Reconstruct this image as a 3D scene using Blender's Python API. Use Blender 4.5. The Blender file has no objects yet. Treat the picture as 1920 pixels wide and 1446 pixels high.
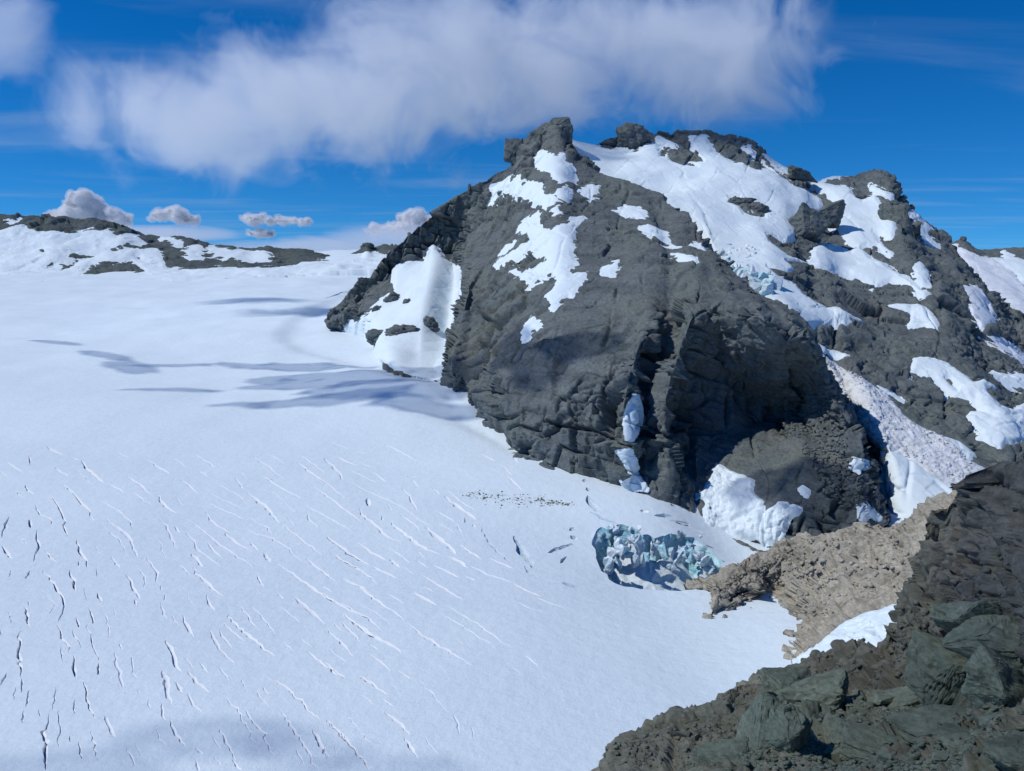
import bpy, bmesh, math, random
import numpy as np
from mathutils import Vector, Matrix, Quaternion
R = math.radians
sc = bpy.context.scene
COL = sc.collection
random.seed(4)

# ------------------------------------------------------------------ camera, sky, sun, exposure
W, H, F, PITCH = 1920, 1446, 1397.0, R(10.3)
cam = bpy.data.cameras.new('camera'); cam_o = bpy.data.objects.new('camera', cam); COL.objects.link(cam_o); sc.camera = cam_o
cam.sensor_width = 36; cam.lens = 36*F/W; cam.clip_start = .3; cam.clip_end = 60000
cam_o.rotation_euler = (R(90)-PITCH, 0, 0)
SUN_EL, SUN_AZ = R(50), R(-100)          # azimuth clockwise from +Y: the sun stands to the left
SUN = Vector((math.sin(SUN_AZ)*math.cos(SUN_EL), math.cos(SUN_AZ)*math.cos(SUN_EL), math.sin(SUN_EL)))
world = bpy.data.worlds.new('World'); sc.world = world; world.use_nodes = True
nt = world.node_tree; bg = nt.nodes['Background']; bg.inputs[1].default_value = .15
sky = nt.nodes.new('ShaderNodeTexSky'); sky.sky_type = 'NISHITA'; sky.sun_disc = False
sky.sun_elevation = SUN_EL; sky.sun_rotation = SUN_AZ; sky.altitude = 2400; sky.air_density = 1.0; sky.dust_density = .0; sky.ozone_density = 3
tc = nt.nodes.new('ShaderNodeTexCoord'); va = nt.nodes.new('ShaderNodeVectorMath'); va.operation = 'ADD'; va.inputs[1].default_value = (0, 0, .10)
vn = nt.nodes.new('ShaderNodeVectorMath'); vn.operation = 'NORMALIZE'
hs = nt.nodes.new('ShaderNodeHueSaturation'); hs.inputs['Saturation'].default_value = 1.4; hs.inputs['Value'].default_value = 1.2
mx = nt.nodes.new('ShaderNodeMix'); mx.data_type = 'RGBA'; mx.blend_type = 'MULTIPLY'; mx.inputs[0].default_value = 1; mx.inputs[7].default_value = (.45, .90, 1.08, 1)
nt.links.new(tc.outputs['Generated'], va.inputs[0]); nt.links.new(va.outputs[0], vn.inputs[0]); nt.links.new(vn.outputs[0], sky.inputs[0])
nt.links.new(sky.outputs[0], hs.inputs['Color']); nt.links.new(hs.outputs[0], mx.inputs[6]); 
def _wn(k, **kw):
    n = nt.nodes.new(k)
    for a, b in kw.items(): setattr(n, a, b)
    return n
# thin high cirrus streaks on a flat layer far above
_sx = _wn('ShaderNodeSeparateXYZ'); nt.links.new(tc.outputs['Generated'], _sx.inputs[0])
_z = _wn('ShaderNodeMath', operation='MAXIMUM'); nt.links.new(_sx.outputs[2], _z.inputs[0]); _z.inputs[1].default_value = 0
_z2 = _wn('ShaderNodeMath', operation='ADD'); nt.links.new(_z.outputs[0], _z2.inputs[0]); _z2.inputs[1].default_value = .035
_dv = _wn('ShaderNodeVectorMath', operation='DIVIDE'); nt.links.new(tc.outputs['Generated'], _dv.inputs[0])
_cb = _wn('ShaderNodeCombineXYZ'); [nt.links.new(_z2.outputs[0], _cb.inputs[i]) for i in range(3)]; nt.links.new(_cb.outputs[0], _dv.inputs[1])
_mp = _wn('ShaderNodeMapping'); _mp.inputs['Scale'].default_value = (.22, .55, 0); _mp.inputs['Rotation'].default_value = (0, 0, R(7)); _mp.inputs['Location'].default_value = (2.3, .4, 0); nt.links.new(_dv.outputs[0], _mp.inputs[0])
_nz = _wn('ShaderNodeTexNoise'); _nz.inputs['Scale'].default_value = 1.; _nz.inputs['Detail'].default_value = 6; _nz.inputs['Roughness'].default_value = .55; _nz.inputs['Distortion'].default_value = 1.2; nt.links.new(_mp.outputs[0], _nz.inputs['Vector'])
_rm = _wn('ShaderNodeMapRange', interpolation_type='SMOOTHSTEP'); nt.links.new(_nz.outputs[0], _rm.inputs[0]); _rm.inputs[1].default_value = .47; _rm.inputs[2].default_value = .78; _rm.inputs[4].default_value = .3
mc = _wn('ShaderNodeMix', data_type='RGBA'); nt.links.new(_rm.outputs[0], mc.inputs[0]); nt.links.new(mx.outputs[2], mc.inputs[6]); mc.inputs[7].default_value = (3.6, 5.0, 7.4, 1)
nt.links.new(mc.outputs[2], bg.inputs[0])
sun = bpy.data.lights.new('sun', 'SUN'); sun_o = bpy.data.objects.new('sun', sun); COL.objects.link(sun_o)
sun.energy = 5.; sun.angle = R(.5); sun.color = (1, .975, .93)
sun_o.rotation_euler = (-SUN).to_track_quat('-Z', 'Y').to_euler()
sc.view_settings.view_transform = 'Standard'; sc.view_settings.look = 'None'; sc.view_settings.gamma = 1
sc.view_settings.exposure = -.8
sc.cycles.volume_bounces = 5; sc.cycles.max_bounces = 8; sc.cycles.diffuse_bounces = 1; sc.cycles.transparent_max_bounces = 12

# ------------------------------------------------------------------ helpers: pixels of the photograph <-> places
CP, SP = math.cos(PITCH), math.sin(PITCH)
def at(px, py, Y):
    u = (px-960)/F; v = (723-py)/F; k = Y/(CP+v*SP)
    return Vector((u*k, Y, k*(v*CP-SP)))
def atn(a):
    a = np.asarray(a, float); u = (a[..., 0]-960)/F; v = (723-a[..., 1])/F; k = a[..., 2]/(CP+v*SP)
    return np.stack([u*k, a[..., 2], k*(v*CP-SP)], -1)
def to_px(P):
    d = P[..., 1]*CP - P[..., 2]*SP; d = np.maximum(d, .01); up = P[..., 1]*SP + P[..., 2]*CP
    return 960+F*P[..., 0]/d, 723-F*up/d
def zpts(ox, oy, s, flat):
    a = np.array(flat, float).reshape(-1, 2)
    return a/s + np.array([ox, oy])

# ------------------------------------------------------------------ helpers: noise
def _h(i, j, k, s):
    n = (i.astype(np.int64, copy=False)*374761393 + j.astype(np.int64, copy=False)*668265263 + k.astype(np.int64, copy=False)*2147483647 + s*1274126177) & 0xffffffff
    n = ((n ^ (n >> 13))*1274126177) & 0xffffffff
    n = ((n ^ (n >> 16))*2246822519) & 0xffffffff
    return ((n ^ (n >> 15)) & 0xffffff)/16777215.0
def vnoise(P, s=0):
    f = np.floor(P); t = P-f; t = t*t*(3-2*t); f = f.astype(np.int64); i, j, k = f[:, 0].copy(), f[:, 1].copy(), f[:, 2].copy()
    r = 0
    for a in (0, 1):
        wx = t[:, 0] if a else 1-t[:, 0]
        for b in (0, 1):
            wy = t[:, 1] if b else 1-t[:, 1]
            for c in (0, 1):
                wz = t[:, 2] if c else 1-t[:, 2]
                r = r + wx*wy*wz*_h(i+a, j+b, k+c, s)
    return r*2-1
ROTN = np.array([[.36, .48, -.8], [-.8, .6, 0], [.48, .64, .6]])
def fbm(P, octv=4, s=0, gain=.5, ridged=False):
    a, r, q = 1.0, 0, P
    for o in range(octv):
        n = vnoise(q, s+o*17)
        r = r + a*((1-2*np.abs(n)) if ridged else n)
        a *= gain; q = q@ROTN.T*2.03 + 7.1
    return r
def cells(P, s=0):
    """nearest cell: random value of it, gap to the second nearest, tilt of its face"""
    f = np.floor(P); n = len(P)
    d1 = np.full(n, 9.); d2 = np.full(n, 9.); val = np.zeros(n); til = np.zeros(n)
    for a in (-1, 0, 1):
        for b in (-1, 0, 1):
            for c in (-1, 0, 1):
                i, j, k = f[:, 0]+a, f[:, 1]+b, f[:, 2]+c
                x = i+.15+.7*_h(i, j, k, s)-P[:, 0]; y = j+.15+.7*_h(i, j, k, s+1)-P[:, 1]; z = k+.15+.7*_h(i, j, k, s+2)-P[:, 2]
                d = np.sqrt(x*x+y*y+z*z); m = d < d1
                d2 = np.where(m, d1, np.minimum(d2, d))
                v = _h(i, j, k, s+3); tx = _h(i, j, k, s+4)-.5; ty = _h(i, j, k, s+5)-.5
                val = np.where(m, v, val); til = np.where(m, x*tx+y*ty+z*(v-.5), til); d1 = np.where(m, d, d1)
    return val, d2-d1, til
def bricks(P, size, s=0, jit=.1):
    """jointed rock: stepped layers, each broken into blocks; returns the block's random value, distance to its edge, tilt"""
    Q = P/np.array(size)
    Q = Q+np.stack([vnoise(Q*.9, s+40+k) for k in range(3)], 1)*jit
    k = np.floor(Q[:, 2]); z0 = 0*k
    a = Q[:, 0]+_h(k, z0, z0, s)*3; b = Q[:, 1]+_h(k, z0, z0, s+1)*3
    i = np.floor(a); j = np.floor(b+_h(i, k, z0, s+2)*.9)
    fa, fb, fc = a-i, (b+_h(i, k, z0, s+2)*.9)-j, Q[:, 2]-k
    v = _h(i, j, k, s+3)
    e = np.minimum(np.minimum(np.minimum(fa, 1-fa)*size[0], np.minimum(fb, 1-fb)*size[1]), np.minimum(fc, 1-fc)*size[2])
    til = (fa-.5)*(_h(i, j, k, s+4)-.5)+(fb-.5)*(_h(i, j, k, s+5)-.5)+(fc-.5)*(_h(i, j, k, s+6)-.35)
    return v, e, til
def sstep(a, b, x):
    t = np.clip((x-a)/(b-a), 0, 1); return t*t*(3-2*t)
def rotm(ax, deg):
    return np.array(Matrix.Rotation(R(deg), 3, ax))

# ------------------------------------------------------------------ helpers: meshes
def link(name, verts, faces, mat, parent=None, smooth=True):
    me = bpy.data.meshes.new(name)
    V = np.asarray(verts, np.float32); Fc = np.asarray(faces)
    if Fc.dtype != object and Fc.ndim == 2:
        k = Fc.shape[1]
        me.vertices.add(len(V)); me.vertices.foreach_set('co', V.ravel())
        me.loops.add(Fc.size); me.loops.foreach_set('vertex_index', Fc.ravel().astype(np.int32))
        me.polygons.add(len(Fc)); me.polygons.foreach_set('loop_start', np.arange(0, Fc.size, k, dtype=np.int32))
        me.update(calc_edges=True)
    else:
        me.from_pydata([tuple(v) for v in V], [], [tuple(f) for f in faces])
    if smooth: me.polygons.foreach_set('use_smooth', np.ones(len(me.polygons), bool))
    for m in (mat if isinstance(mat, (list, tuple)) else [mat]): me.materials.append(m)
    me.validate(); me.update()
    o = bpy.data.objects.new(name, me); COL.objects.link(o)
    if parent: o.parent = parent
    return o
def tag(o, label=None, cat=None, group=None, kind=None):
    for k, v in (('label', label), ('category', cat), ('group', group), ('kind', kind)):
        if v: o[k] = v
    return o
def attr(o, name, vals):
    a = o.data.attributes.new(name, 'FLOAT', 'POINT'); a.data.foreach_set('value', np.asarray(vals, np.float32))
def empty(name, loc):
    o = bpy.data.objects.new(name, None); COL.objects.link(o); o.location = loc; return o

def spline(ts, pts, t):
    """cubic through pts at parameters ts (tangents by finite differences, limited)"""
    ts = np.asarray(ts, float); pts = np.asarray(pts, float)
    d = np.diff(pts, axis=0)/np.diff(ts)[:, None] if pts.ndim == 2 else np.diff(pts, axis=0)/np.diff(ts)[:, None, None]
    m = np.empty_like(pts); m[0] = d[0]; m[-1] = d[-1]
    h = np.diff(ts)
    sh = (slice(None),)+(None,)*(pts.ndim-1)
    w0 = h[1:]; w1 = h[:-1]
    m[1:-1] = (d[:-1]*w0[sh]+d[1:]*w1[sh])/(w0+w1)[sh]
    flat = d[:-1]*d[1:] <= 0
    m[1:-1] = np.where(flat, m[1:-1]*.35, m[1:-1])
    i = np.clip(np.searchsorted(ts, t)-1, 0, len(ts)-2)
    hh = h[i]; s = (t-ts[i])/hh
    s = s[sh]; hh = hh[sh]
    return (2*s**3-3*s**2+1)*pts[i]+(s**3-2*s**2+s)*hh*m[i]+(-2*s**3+3*s**2)*pts[i+1]+(s**3-s**2)*hh*m[i+1]

class Slope:
    """a mountain side lofted over columns that run from crest to foot; points are (px, py, distance)"""
    def __init__(self, cols, nu, nv, foot=(0, -4, -35), back=((6, 40, -14), (10, 160, -150))):
        C = []
        for c in cols:
            a = np.array(c, float); P = atn(a)
            dp = np.hypot(*(np.diff(a[:, :2], axis=0).T)); dp = np.maximum(dp, 4)
            t = np.concatenate([[0], np.cumsum(dp)]); t /= t[-1]
            C.append(spline(t, P, np.linspace(0, 1, nv)))
        C = np.array(C)                                   # columns x nv x 3
        gap = np.hypot(np.diff(to_px(C)[0], axis=0), np.diff(to_px(C)[1], axis=0)).mean(1); gap = np.maximum(gap, 6)
        ts = np.concatenate([[0], np.cumsum(gap)]); ts /= ts[-1]; self.ts = ts
        G = spline(ts, C, np.linspace(0, 1, nu))          # nu x nv x 3
        rows = [G]
        if foot is not None: rows.append(G[:, -1:]+np.array(foot, float))
        if back is not None:
            n = 10
            b0 = G[:, 0]; B = []
            for k in range(1, n+1):
                s = k/n
                B.append((b0*1+np.array(back[0])*min(1, s*2)+(np.array(back[1]))*max(0, s*2-1))[:, None])
            rows = B[::-1]+rows; self.k0 = n
        else: self.k0 = 0
        self.G = np.concatenate(rows, 1); self.nu, self.nv = self.G.shape[:2]
        self.normals()
        self.px, self.py = to_px(self.G)
    def normals(self):
        du = np.gradient(self.G, axis=0); dv = np.gradient(self.G, axis=1)
        n = np.cross(dv, du); l = np.linalg.norm(n, axis=2, keepdims=True); n = n/np.maximum(l, 1e-6)
        # smooth a little so that displacement does not tear
        for _ in range(4):
            n[1:-1] = (n[:-2]+2*n[1:-1]+n[2:])/4; n[:, 1:-1] = (n[:, :-2]+2*n[:, 1:-1]+n[:, 2:])/4
        self.N = n/np.maximum(np.linalg.norm(n, axis=2, keepdims=True), 1e-6)
    def faces(self, mask=None):
        idx = np.arange(self.nu*self.nv).reshape(self.nu, self.nv)
        q = np.stack([idx[:-1, :-1], idx[:-1, 1:], idx[1:, 1:], idx[1:, :-1]], -1)
        if mask is not None:
            keep = mask[:-1, :-1] | mask[:-1, 1:] | mask[1:, 1:] | mask[1:, :-1]
            return q[keep]
        return q.reshape(-1, 4)

def poly_sd(px, py, poly):
    """signed distance in pixels of the photograph, positive inside"""
    p = np.asarray(poly, float); q = np.roll(p, -1, 0)
    shp = px.shape; x = px.ravel(); y = py.ravel()
    best = np.full(x.shape, 1e9); inside = np.zeros(x.shape, bool)
    for (ax, ay), (bx, by) in zip(p, q):
        dx, dy = bx-ax, by-ay; L = dx*dx+dy*dy+1e-9
        t = np.clip(((x-ax)*dx+(y-ay)*dy)/L, 0, 1)
        best = np.minimum(best, (x-ax-t*dx)**2+(y-ay-t*dy)**2)
        c = ((ay > y) != (by > y)) & (x < dx*(y-ay)/(dy if abs(dy) > 1e-9 else 1e-9)+ax)
        inside ^= c
    d = np.sqrt(best)
    return np.where(inside, d, -d).reshape(shp)

# ------------------------------------------------------------------ materials
class NT:
    def __init__(self, name):
        self.m = bpy.data.materials.new(name); self.m.use_nodes = True; self.t = self.m.node_tree
        self.b = self.t.nodes['Principled BSDF']; self.out = self.t.nodes['Material Output']
        self.geo = self.n('ShaderNodeNewGeometry'); self.pos = self.geo.outputs['Position']
    def n(self, k): return self.t.nodes.new(k)
    def l(self, a, b): self.t.links.new(a, b)
    def put(self, x, sock):
        if isinstance(x, (int, float)): sock.default_value = x
        elif isinstance(x, tuple): sock.default_value = x if len(x) != 3 or len(sock.default_value) == 3 else (*x, 1)
        else: self.l(x, sock)
    def math(self, op, a, b=0., clamp=False):
        n = self.n('ShaderNodeMath'); n.operation = op; n.use_clamp = clamp; self.put(a, n.inputs[0]); self.put(b, n.inputs[1]); return n.outputs[0]
    def mapping(self, scale=(1, 1, 1), rot=(0, 0, 0), src=None):
        n = self.n('ShaderNodeMapping'); self.l(src or self.pos, n.inputs[0]); n.inputs['Scale'].default_value = scale; n.inputs['Rotation'].default_value = rot; return n.outputs[0]
    def noise(self, scale, detail=5, rough=.6, vec=None, dist=0.):
        n = self.n('ShaderNodeTexNoise'); n.inputs['Scale'].default_value = scale; n.inputs['Detail'].default_value = detail
        n.inputs['Roughness'].default_value = rough; n.inputs['Distortion'].default_value = dist; self.l(vec or self.pos, n.inputs['Vector']); return n.outputs[0]
    def voro(self, scale, feat='F1', vec=None, out='Distance'):
        n = self.n('ShaderNodeTexVoronoi'); n.feature = feat; n.inputs['Scale'].default_value = scale; self.l(vec or self.pos, n.inputs['Vector']); return n.outputs[out]
    def ramp(self, x, a, b):
        n = self.n('ShaderNodeMapRange'); n.interpolation_type = 'SMOOTHSTEP'; self.put(x, n.inputs[0]); n.inputs[1].default_value = a; n.inputs[2].default_value = b; return n.outputs[0]
    def mix(self, f, a, b, mode='MIX'):
        n = self.n('ShaderNodeMix'); n.data_type = 'RGBA'; n.blend_type = mode; self.put(f, n.inputs[0]); self.put(a, n.inputs[6]); self.put(b, n.inputs[7]); return n.outputs[2]
    def attr(self, name):
        n = self.n('ShaderNodeAttribute'); n.attribute_name = name; return n.outputs['Fac']
    def bump(self, h, dist, strength=1., prev=None):
        n = self.n('ShaderNodeBump'); n.inputs['Distance'].default_value = dist; n.inputs['Strength'].default_value = strength; self.l(h, n.inputs['Height'])
        if prev: self.l(prev, n.inputs['Normal'])
        return n.outputs[0]
    def done(self, col, rough=.9, normal=None, spec=.2):
        self.put(col, self.b.inputs['Base Color']); self.put(rough, self.b.inputs['Roughness']); self.b.inputs['Specular IOR Level'].default_value = spec
        if normal: self.l(normal, self.b.inputs['Normal'])
        return self.m
def rock_mat(name, c0, c1, c2, tint, s=1., rot=(0, 0, 0), flat=1.5, lich=.3, bump=1.):
    """s: size of the finest features in metres"""
    t = NT(name)
    st = t.mapping((1/s, 1/s, flat/s), rot)
    big = t.noise(.022/s, 5, .62); fine = t.noise(.5, 7, .72, st)
    band = t.noise(.02, 4, .6, t.mapping((1/s, 1/s, 9/s), rot)); stain = t.noise(.05, 4, .6, t.mapping((1.6/s, 1.6/s, .14/s)))
    mean = tuple((x+y)/2 for x, y in zip(c0, c1))
    col = t.mix(t.ramp(band, .34, .66), tuple(.35*x+.65*y for x, y in zip(c0, mean)), tuple(.35*x+.65*y for x, y in zip(c1, mean)))
    col = t.mix(t.math('MULTIPLY', t.ramp(big, .46, .62), .85), col, c2)
    n2 = t.n('ShaderNodeSeparateColor'); t.l(big.node.outputs['Color'], n2.inputs[0])
    col = t.mix(t.math('MULTIPLY', t.ramp(n2.outputs[1], .5, .64), lich), col, tint)
    col = t.mix(t.math('MULTIPLY', t.ramp(stain, .54, .66), .45), col, tuple(x*.6 for x in c0))
    v = t.math('ADD', t.math('MULTIPLY', t.ramp(fine, .3, .7), .55), .72)
    n = t.n('ShaderNodeCombineColor'); [t.l(v, n.inputs[i]) for i in range(3)]
    col = t.mix(1., col, n.outputs[0], 'MULTIPLY')
    nb = t.bump(fine, .6*s*bump)
    return t.done(col, .9, nb, .2)
M_ROCK = rock_mat('grey_rock', (.07, .087, .092), (.185, .21, .212), (.142, .166, .152), (.158, .158, .142), 1.1, (R(6), R(9), 0))
def snow_mat(name, c=(.755, .86, .905), dirt=None, bump=.25, s=1.):
    t = NT(name)
    n1 = t.noise(.05/s, 4, .55); n2 = t.noise(.5/s, 5, .6)
    col = t.mix(t.math('MULTIPLY', n1, .5), c, tuple(x*.93 for x in c))
    if dirt:
        d = t.ramp(t.noise(.06/s, 6, .68), dirt[0], dirt[1]); col = t.mix(t.math('MULTIPLY', d, dirt[2]), col, dirt[3])
    nb = t.bump(t.math('ADD', n2, t.math('MULTIPLY', n1, 2.)), bump*s)
    t.b.inputs['Subsurface Weight'].default_value = 0
    return t.done(col, .7, nb, .15)
M_SNOW = snow_mat('snow')

# ------------------------------------------------------------------ the glacier
GL_PTS = [(-300,1446,190),(-300,1100,300),(-300,850,480),(-300,700,740),(-300,600,1150),(-300,540,1700),(-300,503,2250),
 (200,1446,192),(200,1250,245),(200,1100,308),(200,960,390),(200,850,487),(200,760,610),(200,680,800),(200,600,1150),(200,540,1720),(200,510,2100),
 (600,1446,196),(600,1250,252),(600,1100,320),(600,960,402),(600,850,500),(600,770,600),(600,690,770),(600,600,1080),(600,540,1600),(600,497,2100),
 (780,475,2300),(430,500,2250),
 (830,722,640),(780,672,745),(900,800,560),(960,856,498),(960,960,412),(960,1100,328),(960,1250,258),(960,1446,200),
 (1100,900,455),(1100,1000,395),(1100,1080,350),(1250,945,430),(1280,1000,405),(1200,1110,345),(1200,1250,268),(1200,1446,204),
 (1330,1000,420),(1400,1060,395),(1480,1060,385),(1380,1130,335),(1350,1300,256),(1480,1170,308),(1480,1300,255),(1600,1100,345),(1600,1446,200),
 (1700,985,425),(1800,960,425),(1950,960,410)]
_gp = np.vstack([atn(GL_PTS), [(500, 800, -210), (600, 1100, -240), (1000, 1600, -260), (600, 1700, -230), (1500, 2300, -260), (350, 2300, -70)]]); _gx = _gp[:, :2]/100
def _tps(d2): return np.where(d2 > 1e-12, .5*d2*np.log(np.maximum(d2, 1e-12)), 0)
_n = len(_gx); _K = _tps(((_gx[:, None]-_gx[None])**2).sum(2))+np.eye(_n)*.02
_Pm = np.concatenate([np.ones((_n, 1)), _gx], 1)
_sol = np.linalg.solve(np.block([[_K, _Pm], [_Pm.T, np.zeros((3, 3))]]), np.concatenate([_gp[:, 2], np.zeros(3)]))
MOAT = zpts(0, 0, 1, (690,538,640,548,590,570,540,595,512,625,515,642,545,660,600,672,660,690,740,710,840,735,850,690,800,560,720,540))
MOAT2 = zpts(0, 0, 1, (820,735,700,770,780,782,860,805,920,830,985,868,960,830,900,770,850,720))
_MW = {}
def ground_poly(poly, it=6):
    """pixels of the photograph -> points lying on the glacier"""
    p = np.asarray(poly, float); Y = np.interp(p[:, 1], [480, 540, 600, 700, 850, 960, 1100, 1250, 1446], [2200, 1650, 1100, 740, 490, 405, 320, 252, 196])
    for _ in range(40):
        P = atn(np.column_stack([p, Y])); z = gl_smooth(P[:, 0], P[:, 1])
        slope = P[:, 2]/Y                      # along the ray z = slope * Y
        Y = Y*.5 + .5*np.clip(z/np.minimum(slope, -1e-3), 100, 3200)
    return atn(np.column_stack([p, Y]))
def gl_smooth(x, y):
    q = np.stack([x, y], -1).reshape(-1, 2)/100
    out = np.empty(len(q))
    for i in range(0, len(q), 20000):
        s = q[i:i+20000]; out[i:i+20000] = _tps(((s[:, None]-_gx[None])**2).sum(2))@_sol[:_n]+_sol[_n]+s@_sol[_n+1:]
    return out.reshape(np.shape(x))
_moat_w = ground_poly(MOAT)[:, :2]; _moat2_w = ground_poly(MOAT2)[:, :2]
def gl(x, y):
    z = gl_smooth(x, y); x = np.asarray(x, float); y = np.asarray(y, float)
    P = np.stack([x.ravel(), y.ravel(), 0*x.ravel()], 1)
    z = z + (fbm(P/90., 3, 21)*1.5 + fbm(P/26., 3, 22)*.22).reshape(z.shape)*np.clip(y/700, .35, 2)
    sd = poly_sd(x, y, _moat_w); z = z - 5*sstep(-4, 24, sd)*(1-.95*sstep(24, 75, sd))
    sd = poly_sd(x, y, _moat2_w); z = z - 4*sstep(-2, 22, sd)
    return z

def conform(cols, ks, into=1.01):
    """let the feet of these columns dip into the glacier"""
    for k in ks:
        x, y, Y = cols[k][-1]; Yg = ground_poly(np.array([[x, y]], float))[0][1]*into+2
        cols[k][-1] = (x, y, Yg)
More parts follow.
